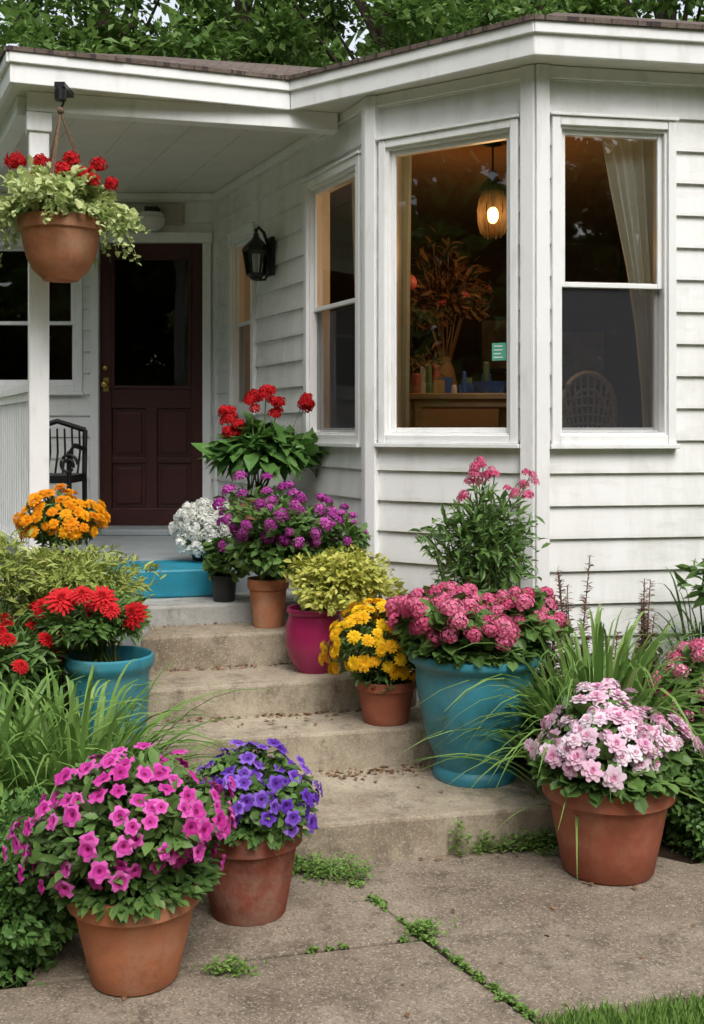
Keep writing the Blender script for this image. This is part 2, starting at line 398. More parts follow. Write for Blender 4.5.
def stems(mb,base,bl,n,r,m,spread=.1,seg=5):
    d=rdirs(n*3); d=d[d[:,2]>0][:n]
    for k in range(len(d)):
        e=bl.surf(d[k:k+1],np.array([.8]))[0]; b=np.array(base)+np.array([random.uniform(-spread,spread),random.uniform(-spread,spread),0])
        mid=(b+e)/2+np.array([0,0,.06]); mid[:2]=b[:2]*.55+e[:2]*.45
        tube(mb,[b,mid,e],r,r*.4,m,seg)
def blades(mb,base,n,H,reach,w,m=0,sp=.1,K=9,droop=.3,hj=.22):
    a=rng.random(n)*2*np.pi; d=np.stack([np.cos(a),np.sin(a)],1)
    b=np.array(base)[None,:]+np.concatenate([d*(rng.random((n,1))**.7)*sp,np.zeros((n,1))],1)
    Hh=H*(1+hj*rng.normal(size=n)).clip(.4,1.3); re=reach*(.15+.95*rng.random(n))*(1+.15*rng.normal(size=n)); D=droop*(.3+.9*rng.random(n))*Hh*(re/reach)
    tw=rng.normal(size=n)*.5
    t=np.linspace(0,1,K+1)
    z=Hh[:,None]*(1-(1-t)**1.9)[None]*1.08-D[:,None]*(t**2.6)[None]
    rr=re[:,None]*(t**1.45)[None]
    side=np.stack([-np.sin(a+tw),np.cos(a+tw)],1)
    ww=w*(.75+.5*rng.random(n))[:,None]*(np.clip(1-t**2.4,0.03,1)*(.6+.4*np.minimum(1,t*4)))[None]
    sway=(rng.normal(size=n)*.06)[:,None]*(t**2)[None]
    C=np.stack([b[:,0:1]+d[:,0:1]*rr+side[:,0:1]*sway,b[:,1:2]+d[:,1:2]*rr+side[:,1:2]*sway,b[:,2:3]+z],2)
    s3=np.concatenate([side,np.zeros((n,1))],1)[:,None,:]
    Lf=C-s3*ww[:,:,None]*.5; Rt=C+s3*ww[:,:,None]*.5; Mi=C.copy(); Mi[:,:,2]-=ww*.22; 
    V=np.stack([Lf,Mi,Rt],2).reshape(n,-1,3)
    F=[]
    for i in range(K):
        q=i*3
        F+= [(q,q+1,q+4,q+3),(q+1,q+2,q+5,q+4)]
    fl=np.array(F).ravel(); k=V.shape[1]
    L=(fl[None]+np.arange(n)[:,None]*k).ravel()
    mb.addnp(V.reshape(-1,3),L,np.full(n*len(F),4),np.full(n*len(F),m),np.repeat(rng.random(n),len(F)))

# leaf colour families
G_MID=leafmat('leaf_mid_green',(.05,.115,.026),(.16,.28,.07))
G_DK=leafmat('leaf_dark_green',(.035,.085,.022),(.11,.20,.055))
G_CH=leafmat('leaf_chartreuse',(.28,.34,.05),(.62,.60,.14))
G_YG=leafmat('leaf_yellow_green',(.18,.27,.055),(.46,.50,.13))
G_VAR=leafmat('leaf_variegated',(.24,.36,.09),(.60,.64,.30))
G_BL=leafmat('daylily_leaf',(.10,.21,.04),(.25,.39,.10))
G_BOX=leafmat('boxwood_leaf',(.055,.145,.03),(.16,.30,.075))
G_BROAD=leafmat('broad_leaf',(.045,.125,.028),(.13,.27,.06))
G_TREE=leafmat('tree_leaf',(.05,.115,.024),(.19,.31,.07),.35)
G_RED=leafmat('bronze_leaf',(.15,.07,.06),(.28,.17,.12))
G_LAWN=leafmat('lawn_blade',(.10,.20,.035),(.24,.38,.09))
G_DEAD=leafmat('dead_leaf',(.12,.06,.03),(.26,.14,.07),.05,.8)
P_PINK=petmat('petal_magenta_pink',(.60,.05,.34),(.82,.18,.56)); P_PINKD=petmat('petal_pink_throat',(.22,.004,.08),(.28,.008,.11)); P_PINKM=petmat('petal_pink_vein',(.48,.022,.25),(.64,.06,.37))
P_PUR=petmat('petal_purple',(.14,.05,.44),(.32,.17,.66)); P_PURD=petmat('petal_purple_throat',(.04,.01,.12),(.07,.02,.18)); P_PURM=petmat('petal_purple_vein',(.10,.02,.32),(.17,.06,.44))
P_PALE=petmat('petal_pale_pink',(.80,.50,.64),(.88,.78,.83)); P_PALED=petmat('petal_pale_pink_centre',(.66,.2,.38),(.78,.42,.55))
P_ROSE=petmat('petal_rose',(.64,.09,.21),(.80,.26,.40)); P_ROSED=petmat('petal_rose_deep',(.52,.05,.15),(.62,.11,.22))
P_YEL=petmat('petal_yellow',(.82,.43,.008),(.9,.62,.02)); P_ORG=petmat('petal_orange',(.8,.27,.005),(.88,.43,.01))
P_RED=petmat('petal_red',(.45,.007,.01),(.70,.02,.028)); P_REDD=petmat('petal_deep_red',(.28,.003,.006),(.4,.008,.012))
P_MAG=petmat('petal_phlox_purple',(.36,.035,.28),(.64,.14,.50)); P_MAGD=petmat('petal_phlox_deep',(.22,.012,.18),(.33,.035,.28))
P_WHT=petmat('petal_white',(.82,.82,.78),(.9,.9,.88)); P_WHTD=petmat('petal_cream',(.7,.7,.58),(.8,.8,.7))

# ---------------------------------------------------------------- ground
mb=MB(); R=260; mb.add([(-R,-R,-.035),(R,-R,-.035),(R,R,-.035),(-R,R,-.035)],[(0,1,2,3)]); mb.obj('ground',[GROUND])
mb=MB()
mb.add([(-4,3.1,-.022),(-.85,3.12,-.022),(-.85,6.2,-.022),(-4,7.9,-.022)],[(0,1,2,3)])
mb.add([(.7,4.12,-.022),(1.2,4.05,-.022),(6,4.9,-.022),(6,6.2,-.022),(.3,5.6,-.022)],[(0,1,2,3,4)])
mb.obj('flower_bed_soil',[SOIL])
def inset(poly,g):
    c=np.mean(poly,0); out=[]
    n=len(poly)
    for i in range(n):
        p=np.array(poly[i],float); a=np.array(poly[i-1],float)-p; b=np.array(poly[(i+1)%n],float)-p
        a/=np.linalg.norm(a); b/=np.linalg.norm(b); q=a+b
        if np.linalg.norm(q)<.1: q=c-p
        s=abs(a[0]*b[1]-a[1]*b[0]); q=(a+b)/max(s,.3) if s>.1 else q/np.linalg.norm(q)
        out.append(tuple(p+q*g))
    return out
mb=MB()
slabs=[[(-.95,3.17),(.225,3.46),(.02,3.84),(-.03,4.2),(-.95,4.0)],
       [(.225,3.46),(1.2,3.73),(2.9,4.17),(2.9,4.4),(1.25,4.06),(.95,4.3),(-.03,4.2),(.02,3.84)],
       [(-2.6,2.77),(.225,3.46),(.49,2.99),(.9,2.2),(-2.6,1.2)],
       [(.225,3.46),(.49,2.99),(1.0,3.12),(2.9,3.52),(2.9,4.17),(1.2,3.73)]]
for i,s in enumerate(slabs): prism(mb,inset(s,.008),-.08,[0.002,-.003,.0,.004][i])
mb.add([(-2.6,1.2,-.001),(.9,2.2,-.001),(2.5,.4,-.001),(2.5,-6,-.001),(-2.6,-6,-.001)],[(0,4,3,2,1)])
mb.obj('pavement',[PAVE],bevel=.007)

# ---------------------------------------------------------------- steps
def stepblock(mb,x0,x1,y0,dep,z,m=0,z0=-.05,sl=.23):
    n=14; fr=[(x0+(x1-x0)*i/n,y0+sl*(x0+(x1-x0)*i/n)+random.uniform(-.004,.004)) for i in range(n+1)]
    prism(mb,fr+[(x1,y0+sl*x1+dep),(x0,y0+sl*x0+dep)],z0,z,m)
st=empty('concrete_steps')
for nm,a in (('step_1',(-.90,.80,4.07,.8,.15)),('step_2',(-.93,.50,4.70,.45,.315)),('step_3',(-.96,.30,5.04,.45,.46)),('step_4',(-1.0,.06,5.43,.35,.62))):
    mb=MB(); stepblock(mb,*a); mb.obj(nm,[STEPC],st,bevel=.014)
mb=MB(); stepblock(mb,-1.08,-.1,5.72,.5,.718); mb.obj('step_5',[GREYSTEP],st,bevel=.012)
mb=MB(); stepblock(mb,-1.36,-.66,5.985,.45,.868,z0=.719); mb.obj('blue_painted_step',[BLUEW],bevel=.012)

# ---------------------------------------------------------------- house
house=empty('white_house')
D=(-.98,8.0);A=(.10,5.7);B=(.865,5.2)
W0=Fr((-5,8),D);W1=Fr(D,A);W2=Fr(A,B);W3=Fr(B,(6,6.07));W4=Fr((6,6.07),(6,12));W5=Fr((6,12),(-5,12));W6=Fr((-5,12),(-5,8))
ZT=3.32
def siding(mb,f,z0,z1,ops,ex=.155,u0=0,u1=None):
    u1=f.L if u1 is None else u1
    z=z0; 
    while z<z1-.01:
        zt=min(z+ex,z1); cuts=sorted(set([z,zt]+[v for o in ops for v in (o[2],o[3]) if z<v<zt]))
        for a,b in zip(cuts[:-1],cuts[1:]):
            m=(a+b)/2; iv=[(u0,u1)]
            for o in ops:
                if o[2]<m<o[3]:
                    nv=[]
                    for s,e in iv:
                        if o[0]>s: nv.append((s,min(e,o[0])))
                        if o[1]<e: nv.append((max(s,o[1]),e))
                    iv=[q for q in nv if q[1]-q[0]>.001]
            def off(zz): return .020-.017*(zz-z)/ex
            for s,e in iv:
                V=[f.P(s,off(a),a),f.P(e,off(a),a),f.P(e,off(b),b),f.P(s,off(b),b),f.P(s,0,a),f.P(e,0,a)]
                mb.add(V,[(0,1,2,3),(4,5,1,0)] if a==z else [(0,1,2,3)])
        z=zt
    return
def window(f,u0,u1,z0,z1,mid=None,name='window',cas=.055,screen=True,par=None):
    e=empty(name); e.parent=par or house
    mb=MB()
    boxf(mb,f,u0-cas,u0-.001,z0-cas,z1+cas,-.02,.038); boxf(mb,f,u1+.001,u1+cas,z0-cas,z1+cas,-.02,.038)
    boxf(mb,f,u0,u1,z1,z1+cas,-.02,.036); boxf(mb,f,u0,u1,z0-cas,z0,-.02,.036)
    boxf(mb,f,u0-cas-.010,u1+cas+.010,z1+cas+.001,z1+cas+.015,-.01,.048)
    boxf(mb,f,u0-cas-.012,u1+cas+.012,z0-cas-.022,z0-cas-.001,-.01,.055)
    boxf(mb,f,u0-.004,u0+.012,z0,z1,-.11,.02); boxf(mb,f,u1-.012,u1+.004,z0,z1,-.11,.02)
    boxf(mb,f,u0+.012,u1-.012,z1-.012,z1+.004,-.11,.02); boxf(mb,f,u0+.012,u1-.012,z0-.004,z0+.012,-.11,.02)
    sw=.024
    def sash(a,b,c,d,n0,n1):
        boxf(mb,f,a,a+sw,c,d,n0,n1); boxf(mb,f,b-sw,b,c,d,n0,n1); boxf(mb,f,a+sw,b-sw,d-sw,d,n0,n1-.002); boxf(mb,f,a+sw,b-sw,c,c+sw,n0,n1-.002)
    g=MB(); s=MB()
    ua,ub=u0+.0125,u1-.0125; za,zb=z0+.0125,z1-.0125
    def pane(m_,c,d,n): m_.add([f.P(ua+sw*.5,n,c+sw*.5),f.P(ub-sw*.5,n,c+sw*.5),f.P(ub-sw*.5,n,d-sw*.5),f.P(ua+sw*.5,n,d-sw*.5)],[(0,1,2,3)])
    if mid:
        sash(ua,ub,mid-.015,zb,-.04,-.004); sash(ua,ub,za,mid+.018,-.072,-.043)
        pane(g,mid-.015,zb,-.016); pane(g,za,mid+.018,-.058)
        if screen: pane(s,za,mid-.006,-.02); s.obj('insect_screen',[SCREEN],e)
    else:
        sash(ua,ub,za,zb,-.045,-.006); pane(g,za,zb,-.018)
    mb.obj('frame',[TRIM],e,bevel=.003); g.obj('glass',[GLASS],e)
def curtain(f,pts,n,name,par):
    mb=MB(); K=44; V=[];F=[]
    for z,a,b in pts:
        for k in range(K):
            t=k/(K-1); u=a+(b-a)*t
            V.append(f.P(u,n+.016*math.sin(t*math.pi*2*7+z*.6)+.008*math.sin(t*31+z),z))
    for i in range(len(pts)-1):
        for k in range(K-1): F.append((i*K+k,i*K+k+1,(i+1)*K+k+1,(i+1)*K+k))
    mb.add(V,F); mb.obj(name,[CURT],par,smooth=True)
def op(u0,u1,z0,z1): return (u0-.02,u1+.02,z0-.02,z1+.02)
wl=(1.758,2.42,1.575,3.0); ws=(.394,.80,1.77,2.90); wm=(.105,.80,1.575,3.04); wr=(.115,.655,1.575,3.04); wr2=(2.6,3.3,1.575,3.02); wb=(2.30,2.99,1.93,2.94)
dr=(3.167,3.916,.905,2.955)
mb=MB()
siding(mb,W0,.0,ZT,[op(*wb),(dr[0]-.04,dr[1]+.04,.0,dr[3]+.04)])
siding(mb,W1,.0,ZT,[op(*wl),op(*ws)]); siding(mb,W2,.0,ZT,[op(*wm)]); siding(mb,W3,.0,ZT,[op(*wr),op(*wr2)])
siding(mb,W4,.0,ZT,[]);siding(mb,W5,.0,ZT,[]);siding(mb,W6,.0,ZT,[])
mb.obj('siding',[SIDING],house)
window(W1,*wl,mid=2.30,name='bay_window_left_sash',cas=.045,par=house); window(W1,*ws,mid=2.33,name='porch_side_window',cas=.05)
window(W2,*wm,name='bay_picture_window',cas=.04); window(W3,*wr,mid=2.295,name='bay_sash_window',cas=.042)
window(W3,*wr2,mid=2.295,name='sash_window'); window(W0,*wb,mid=2.38,name='porch_window',screen=False)
mb=MB()
boxf(mb,W1,W1.L-.03,W1.L+.012,.0,ZT-.003,-.02,.044); boxf(mb,W2,-.012,.05,.0,ZT-.003,-.02,.046)
boxf(mb,W2,W2.L-.058,W2.L+.012,.0,ZT-.003,-.02,.044); boxf(mb,W3,-.008,.058,.0,ZT-.003,-.02,.046)
boxf(mb,W2,.0505,W2.L-.0585,ZT-.06,ZT-.003,-.01,.034); boxf(mb,W3,.0585,W3.L,ZT-.06,ZT-.003,-.01,.034)
boxf(mb,W1,.04,W1.L-.0305,ZT-.05,ZT-.003,-.01,.034); boxf(mb,W0,0,W0.L-.005,ZT-.05,ZT-.003,-.01,.032)
boxf(mb,W1,.0,.05,.86,ZT-.004,-.01,.036)
mb.obj('corner_boards',[TRIM],house,bevel=.004)
# eaves
E=[(-5.5,7.75),(-2.80,7.75),(-1.68,5.40),(-.33,5.87),(.83,5.0),(6.35,5.93),(6.35,12.4),(-5.5,12.4)]
mb=MB(); mb.add([(x,y,ZT) for x,y in E],[tuple(range(8))[::-1]]); 
mb.obj('soffit',[SOFFIT],house)
mb=MB()
for i in range(len(E)):
    f=Fr(E[i],E[(i+1)%len(E)])
    boxf(mb,f,.0,f.L,ZT-.012,ZT+.115,-.022,.0)
    boxf(mb,f,-.004,f.L+.004,ZT+.085,ZT+.14,-.02,.018)
mb.obj('fascia',[TRIM],house,bevel=.004)
mb=MB()
fb=Fr((-1.66,5.62),(.02,6.03))
boxf(mb,fb,0,1.62,ZT-.10,ZT-.001,-.045,.045)
fb2=Fr((-2.72,7.9),(-1.66,5.62)); boxf(mb,fb2,0,fb2.L-.06,ZT-.10,ZT-.001,-.045,.045)
mb.obj('porch_beam',[TRIM],house,bevel=.004)
mb=MB()
for k in range(6):
    t=k/6+.08; a=(-2.55+t*2.2,7.9); b=(-1.55+t*1.9,5.80+t*.30)
    f=Fr(a,b); 
    if a[0]<-1.1: boxf(mb,f,0,f.L-.05,ZT-.008,ZT-.0015,-.012,.012)
mb.obj('ceiling_battens',[SOFFIT],house)
I=[(-5.5,9.2,3.98),(-2.3,9.2,3.98),(-1.15,6.55,3.825),(.1,7.2,3.95),(1.15,6.2,3.955),(6.35,7.1,3.96),(6.35,11.2,3.95),(-5.5,11.2,3.98)]
mb=MB(); zE=ZT+.15
for i in range(8):
    mb.add([(*E[i],zE),(*E[(i+1)%8],zE),I[(i+1)%8],I[i]],[(0,1,2,3)])
    f=Fr(E[i],E[(i+1)%8]); 
    u=-.01
    while u<f.L:
        L_=min(.28,f.L+.01-u); boxf(mb,f,u+.001,u+L_-.001,zE-.012,zE+.008+random.uniform(0,.004),-.12,.03+random.uniform(-.003,.004)); u+=.28
mb.add(I,[tuple(range(8))])
mb.obj('roof',[SHING],house)
mb=MB()
prism(mb,[(-1.78,5.52),(-1.45,5.56),(-1.37,5.79),(-.6,5.97),(-.1,6.09),(-.08,6.09),(-.98,8.05),(-2.86,8.05)],-.03,.86)
mb.obj('porch_deck',[PORCHF],house,bevel=.01)
mb=MB(); boxf(mb,W0,dr[0]-.1,dr[1]+.03,.861,.905,.0,.32); mb.obj('door_threshold',[PORCHF],house,bevel=.008)
mb=MB()
def vpost(x,y,w,z0,z1): 
    f=Fr((x,y),(x+.94,y+.34)); boxf(mb,f,-w/2,w/2,z0,z1,-w/2,w/2)
vpost(-1.61,5.65,.10,.86,ZT-.101); vpost(-1.61,5.65,.125,.861,1.0); vpost(-1.61,5.65,.125,3.12,ZT-.1015)
mb.obj('porch_post',[TRIM],house,bevel=.006)
mb=MB()
fr=Fr((-2.66,7.93),(-1.63,5.70)); L=fr.L
boxf(mb,fr,0,L,1.80,1.845,-.035,.035); boxf(mb,fr,0,L,1.755,1.80,-.018,.018); boxf(mb,fr,0,L,.93,.975,-.02,.02)
u=.06
while u<L-.03: boxf(mb,fr,u,u+.028,.975,1.755,-.013,.013); u+=.095
mb.obj('porch_railing',[TRIM],house,bevel=.003)
de=empty('front_door'); de.parent=house
mb=MB()
boxf(mb,W0,dr[0]-.062,dr[0]-.002,.865,dr[3]+.002,-.06,.045); boxf(mb,W0,dr[1]+.002,dr[1]+.062,.865,dr[3]+.002,-.06,.045); boxf(mb,W0,dr[0]-.075,dr[1]+.075,dr[3]+.003,dr[3]+.075,-.06,.055)
boxf(mb,W0,dr[0]-.04,dr[1]+.04,.864,.904,-.06,.03)
mb.obj('door_casing',[TRIM],de,bevel=.004)
mb=MB(); a,b=dr[0],dr[1]; gz0,gz1=1.90,2.86; gs=.085
boxf(mb,W0,a,a+gs,.907,dr[3],-.045,.0); boxf(mb,W0,b-gs,b,.907,dr[3],-.045,.0)
boxf(mb,W0,a+gs,b-gs,gz1,dr[3],-.045,-.001); boxf(mb,W0,a+gs,b-gs,.907,1.03,-.045,-.001); boxf(mb,W0,a+gs,b-gs,1.76,gz0,-.045,-.001)
mid=(a+b)/2
boxf(mb,W0,mid-.04,mid+.04,1.03,1.76,-.045,-.001)
for (p,q) in ((a+gs,mid-.04),(mid+.04,b-gs)):
    for (r,s) in ((1.03,1.36),(1.40,1.76)):
        boxf(mb,W0,p,q,r,s,-.04,-.022); boxf(mb,W0,p+.035,q-.035,r+.035,s-.035,-.022,-.006)
    boxf(mb,W0,p,q,1.36,1.40,-.045,-.002)
for (p,q,r,s) in ((a+gs,a+gs+.022,gz0,gz1),(b-gs-.022,b-gs,gz0,gz1),(a+gs+.022,b-gs-.022,gz0,gz0+.022),(a+gs+.022,b-gs-.022,gz1-.022,gz1)):
    boxf(mb,W0,p,q,r,s,-.03,.008)
mb.obj('door_leaf',[DOORM],de,bevel=.004)
mb=MB(); mb.add([W0.P(a+gs,-.02,gz0),W0.P(b-gs,-.02,gz0),W0.P(b-gs,-.02,gz1),W0.P(a+gs,-.02,gz1)],[(0,1,2,3)]); mb.obj('door_glass',[DGLASS],de)
mb=MB(); q=W0.P(a+.045,.045,1.93); sphere(mb,q,.026,0); tube(mb,[W0.P(a+.045,0,1.93),q],.012); boxf(mb,W0,a+.025,a+.065,1.88,1.98,.0005,.006); sphere(mb,W0.P(a+.045,.02,2.05),.02); mb.obj('door_knob',[BRASS],de,smooth=True)
pe=empty('porch_wall_light')
mb=MB(); xc=-1.455+5
boxf(mb,W0,xc-.24,xc+.24,3.085,3.235,.02,.05); mb.obj('mount_board',[pm('beige_board',(.36,.33,.26),.6)],pe,bevel=.006)
mb=MB(); lathe(mb,[(.001,0),(.085,0),(.09,-.03),(.10,-.035),(.1,-.05),(.085,-.09),(.05,-.12),(.001,-.13)],W0.P(xc+.02,.13,3.15),28); mb.obj('shade',[pm('opal_glass',(.62,.6,.55),.2,bstr=0)],pe,smooth=True)
mb=MB(); boxf(mb,W0,xc-.03,xc+.07,3.14,3.2,.05,.14); mb.obj('bracket',[IRON],pe,bevel=.004)
le=empty('wall_lantern')
q=W1.P(1.17,.13,2.67); cx,cy,cz=q
mb=MB()
boxf(mb,W1,1.12,1.22,2.57,2.81,.024,.045)
tube(mb,[W1.P(1.17,.04,2.74),W1.P(1.17,.08,2.84),W1.P(1.17,.115,2.87),W1.P(1.17,.13,2.84)],.011)
tube(mb,[W1.P(1.17,.04,2.60),W1.P(1.17,.07,2.545),W1.P(1.17,.12,2.54)],.009)
lathe(mb,[(.001,.17),(.012,.165),(.02,.14),(.03,.125),(.078,.075),(.088,.06),(.088,.045),(.001,.045)],q,6)
lathe(mb,[(.001,-.14),(.03,-.13),(.045,-.11),(.06,-.105),(.06,-.09),(.001,-.09)],q,6)
for k in range(6):
    an=2*math.pi*k/6; tube(mb,[(cx+.056*math.cos(an),cy+.056*math.sin(an),cz-.1),(cx+.08*math.cos(an),cy+.08*math.sin(an),cz+.05)],.0065)
sphere(mb,(cx,cy,cz+.18),.012)
mb.obj('lantern_cage',[IRON],le)
mb=MB(); lathe(mb,[(.052,-.09),(.076,.045)],q,6); mb.obj('lantern_panes',[GLASS],le)
mb=MB(); lathe(mb,[(.001,.03),(.012,.02),(.014,-.06),(.014,-.09)],q,10); mb.obj('candle_bulb',[WHT],le,smooth=True)

# interior
ie=empty('interior_room'); ie.parent=house
mb=MB()
mb.add([(-4.95,9.7,.9),(5.9,9.7,.9),(5.9,9.7,3.25),(-4.95,9.7,3.25)],[(0,1,2,3)])
mb.add([(5.9,6.2,.9),(5.9,9.7,.9),(5.9,9.7,3.25),(5.9,6.2,3.25)],[(0,1,2,3)])
box(mb,2.35,2.45,7.4,9.69,.9,3.24)
mb.add([(-4.95,8.1,.9),(-4.95,9.7,.9),(-4.95,9.7,3.25),(-4.95,8.1,3.25)],[(0,1,2,3)])
box(mb,-.86,-.8,8.0,9.69,.9,3.24)
mb.obj('inner_walls',[INWALL],ie)
inp=[(-4.95,8.12),(-.85,8.12),(.16,5.85),(.9,5.33),(5.9,6.2),(5.9,9.7),(-4.95,9.7)]
mb=MB(); mb.add([(x,y,3.249) for x,y in inp],[tuple(range(7))]); mb.obj('inner_ceiling',[INCEIL],ie)
mb=MB(); mb.add([(x,y,.90) for x,y in inp],[tuple(range(7))]); mb.obj('inner_floor',[pm('inner_floor_wood',(.12,.07,.04),.5)],ie)
pl=empty('pendant_lamp'); lx,ly,lz=.80,6.25,2.83
mb=MB(); tube(mb,[(lx,ly,3.245),(lx,ly,lz+.22)],.006); lathe(mb,[(.001,3.245-lz),(.05,3.24-lz),(.05,3.22-lz),(.001,3.215-lz)],(lx,ly,lz),20)
lathe(mb,[(.001,.24),(.02,.24),(.03,.20),(.06,.17),(.075,.13),(.07,.12),(.001,.118)],(lx,ly,lz),20); mb.obj('pendant_cap',[IRON],pl,smooth=True)
mb=MB(); lathe(mb,[(.062,.125),(.080,.08),(.09,.02),(.087,-.05),(.072,-.11),(.045,-.135)],(lx,ly,lz),24); mb.obj('pendant_shade',[AMBER],pl,smooth=True)
mb=MB(); sphere(mb,(lx,ly,lz-.01),.033,rz=.048); mb.obj('bulb',[BULB],pl,smooth=True)
mb=MB(); tube(mb,[(lx,ly,lz+.118),(lx,ly,lz+.03)],.014); 
for k in range(6): an=2*math.pi*k/6; tube(mb,[(lx+.063*math.cos(an),ly+.063*math.sin(an),lz+.125),(lx+.093*math.cos(an),ly+.093*math.sin(an),lz+.01),(lx+.047*math.cos(an),ly+.047*math.sin(an),lz-.137)],.003)
mb.obj('pendant_socket_cage',[IRON],pl)
ld=bpy.data.lights.new('pendant_light','POINT'); ld.energy=13; ld.color=(1,.55,.24); ld.shadow_soft_size=.05
lo=bpy.data.objects.new('pendant_light',ld); lo.location=(lx,ly,lz-.19); sc.collection.objects.link(lo); lo.parent=pl
ce=empty('window_curtains')
curtain(W1,[(3.12,2.05,2.44),(2.7,2.08,2.42),(2.2,2.12,2.37),(1.5,2.18,2.34)],-.13,'left_curtain',ce)
curtain(W2,[(3.12,.08,.155),(2.4,.08,.14),(1.5,.08,.13)],-.15,'picture_window_curtain',ce)
curtain(W3,[(3.12,.36,.74),(2.8,.42,.73),(2.4,.51,.71),(2.1,.56,.70),(1.8,.59,.70),(1.45,.61,.71)],-.13,'right_curtain',ce)
curtain(W3,[(3.12,2.6,2.85),(1.45,2.6,2.75)],-.17,'far_curtain',ce)
te=empty('interior_table')
mb=MB(); box(mb,.33,.98,6.25,6.8,1.775,1.81); box(mb,.36,.95,6.28,6.76,1.73,1.774)
for x in (.36,.90):
    for y in (6.28,6.72): box(mb,x,x+.04,y,y+.04,.9,1.73)
box(mb,.38,.93,6.3,6.75,1.30,1.33); mb.obj('table_frame',[WOOD],te,bevel=.005)
mb=MB(); 
lathe(mb,[(.001,0),(.08,0),(.10,.06),(.105,.07),(.09,.06),(.07,.01)],(.80,6.4,1.811),20,0)
box(mb,.66,.86,6.52,6.65,1.811,1.88,0)
mb.obj('blue_baskets',[BOOKB])
mb=MB(); 
for k in range(30):
    x=random.uniform(.36,.66) if k<22 else random.uniform(.6,.92); y=random.uniform(6.3,6.7); h=random.uniform(.03,.11) if k%4 else random.uniform(.1,.2); w=random.uniform(.012,.032)
    if k%2: box(mb,x,x+w*2.2,y,y+.03,1.811,1.811+h,k%5)
    else: lathe(mb,[(.001,0),(w,0),(w*1.05,h*.6),(w*.9,h),(w*.7,h+.008),(.001,h+.008)],(x,y,1.811),12,k%5)
for k in range(5): lathe(mb,[(.001,0),(.03,0),(.034,.08),(.02,.12),(.02,.15),(.001,.15)],(.42+.11*k,6.4,1.331),12,(k*3)%5)
mb.obj('jars_and_cards',[WHT,REDB,YEL,BOOKB,GRNC],te)
dv=empty('indoor_flower_arrangement'); mb=MB()
bl=Blob((.62,7.3,2.48),(.27,.24,.25),.3); foliage(mb,bl,900,.07,LEAFN,.2); flowers(mb,bl,7,.026,UMBS,.12,-.5,m=1)
bb=Blob((.42,6.62,1.95),(.10,.08,.13),.3); foliage(mb,bb,260,.05,LEAFN,.1)
stems(mb,(.62,7.3,2.0),bl,14,.006,0,.02)
mb.obj('foliage',[leafmat('dried_leaf',(.14,.08,.04),(.30,.16,.08)),P_ROSED,P_ORG],dv)
mb=MB(); lathe(mb,[(.001,0),(.06,0),(.08,.1),(.06,.2),(.035,.25),(.045,.28),(.035,.27),(.001,.23)],(.62,7.3,1.80),24); box(mb,.35,.95,7.1,7.55,.9,1.80); mb.obj('vase_cabinet',[INCEIL],dv,smooth=False)
mb=MB(); sphere(mb,(.335,6.5,2.47),.05); tube(mb,[(.335,6.5,3.24),(.335,6.5,2.5)],.002); mb.obj('hanging_ornament',[REDB],None,smooth=True)
mb=MB(); 
for (x0,x1,z0,z1) in ((1.75,2.25,1.95,2.5),(1.1,1.5,2.1,2.6),(.1,.45,2.0,2.5)):
    box(mb,x0,x1,9.66,9.69,z0,z1,0); box(mb,x0+.04,x1-.04,9.65,9.6599,z0+.04,z1-.04,1)
mb.obj('picture_frames',[IRON,pm('picture_print',(.3,.27,.22),.6,var=.6,vs=5)])
mb=MB(); boxf(mb,W2,.69,.765,1.935,2.02,-.004,.0,0); 
for k in range(4): boxf(mb,W2,.70,.70+.055*random.uniform(.6,1),1.947+.018*k,1.953+.018*k,.0005,.0015,1)
mb.obj('window_sign',[GREENS,SIGNT])
mb=MB(); cx,cy=1.33,6.2
arch=[(cx+.15*math.cos(t),cy,1.72+.20*math.sin(t)) for t in np.linspace(0,math.pi,14)]
tube(mb,[(cx+.14,cy,.9)]+arch+[(cx-.14,cy,.9)],.018)
tube(mb,[(cx+.10*math.cos(t),cy,1.70+.13*math.sin(t)) for t in np.linspace(0,math.pi,12)],.012)
for k in range(11):
    t=math.pi*(k+.5)/11; tube(mb,[(cx+.015*(k-5),cy+.005,1.38),(cx+.145*math.cos(t)*-1,cy,1.72+.195*math.sin(t))],.007,m=0,seg=5)
for k in range(8): tube(mb,[(cx-.145,cy,1.42+.05*k),(cx,cy-.01,1.44+.05*k),(cx+.145,cy,1.42+.05*k)],.007,seg=5)
lathe(mb,[(.001,.0),(.2,0),(.22,.03),(.2,.05),(.001,.05)],(cx,cy+.2,1.33),20)
for sx in (-.16,.16): tube(mb,[(cx+sx,cy+.36,.9),(cx+sx,cy+.36,1.34)],.012)
mb.obj('wicker_chair',[WICK])

# black metal porch chair
mb=MB(); cx,cy=-2.0,7.2
for sx in (-.2,.2):
    tube(mb,[(cx+sx,cy-.2,.86),(cx+sx,cy-.2,1.46),(cx+sx*1.05,cy-.1,1.5),(cx+sx,cy+.2,1.47)],.017)
    tube(mb,[(cx+sx,cy+.22,.86),(cx+sx,cy+.2,1.3),(cx+sx*.95,cy+.26,1.60)],.018)
tube(mb,[(cx-.19,cy+.26,1.60),(cx,cy+.27,1.66),(cx+.19,cy+.26,1.60)],.02)
for k in range(7): x=cx-.15+.05*k; tube(mb,[(x,cy+.21,1.3),(x+.01,cy+.24,1.45),(x,cy+.26,1.61)],.008)
tube(mb,[(cx+.2+.06*math.cos(t)*(1-t/14),cy-.22,1.38+.07*math.sin(t)*(1-t/14)) for t in np.linspace(0,9,24)],.011)
box(mb,cx-.21,cx+.21,cy-.21,cy+.21,1.26,1.31)
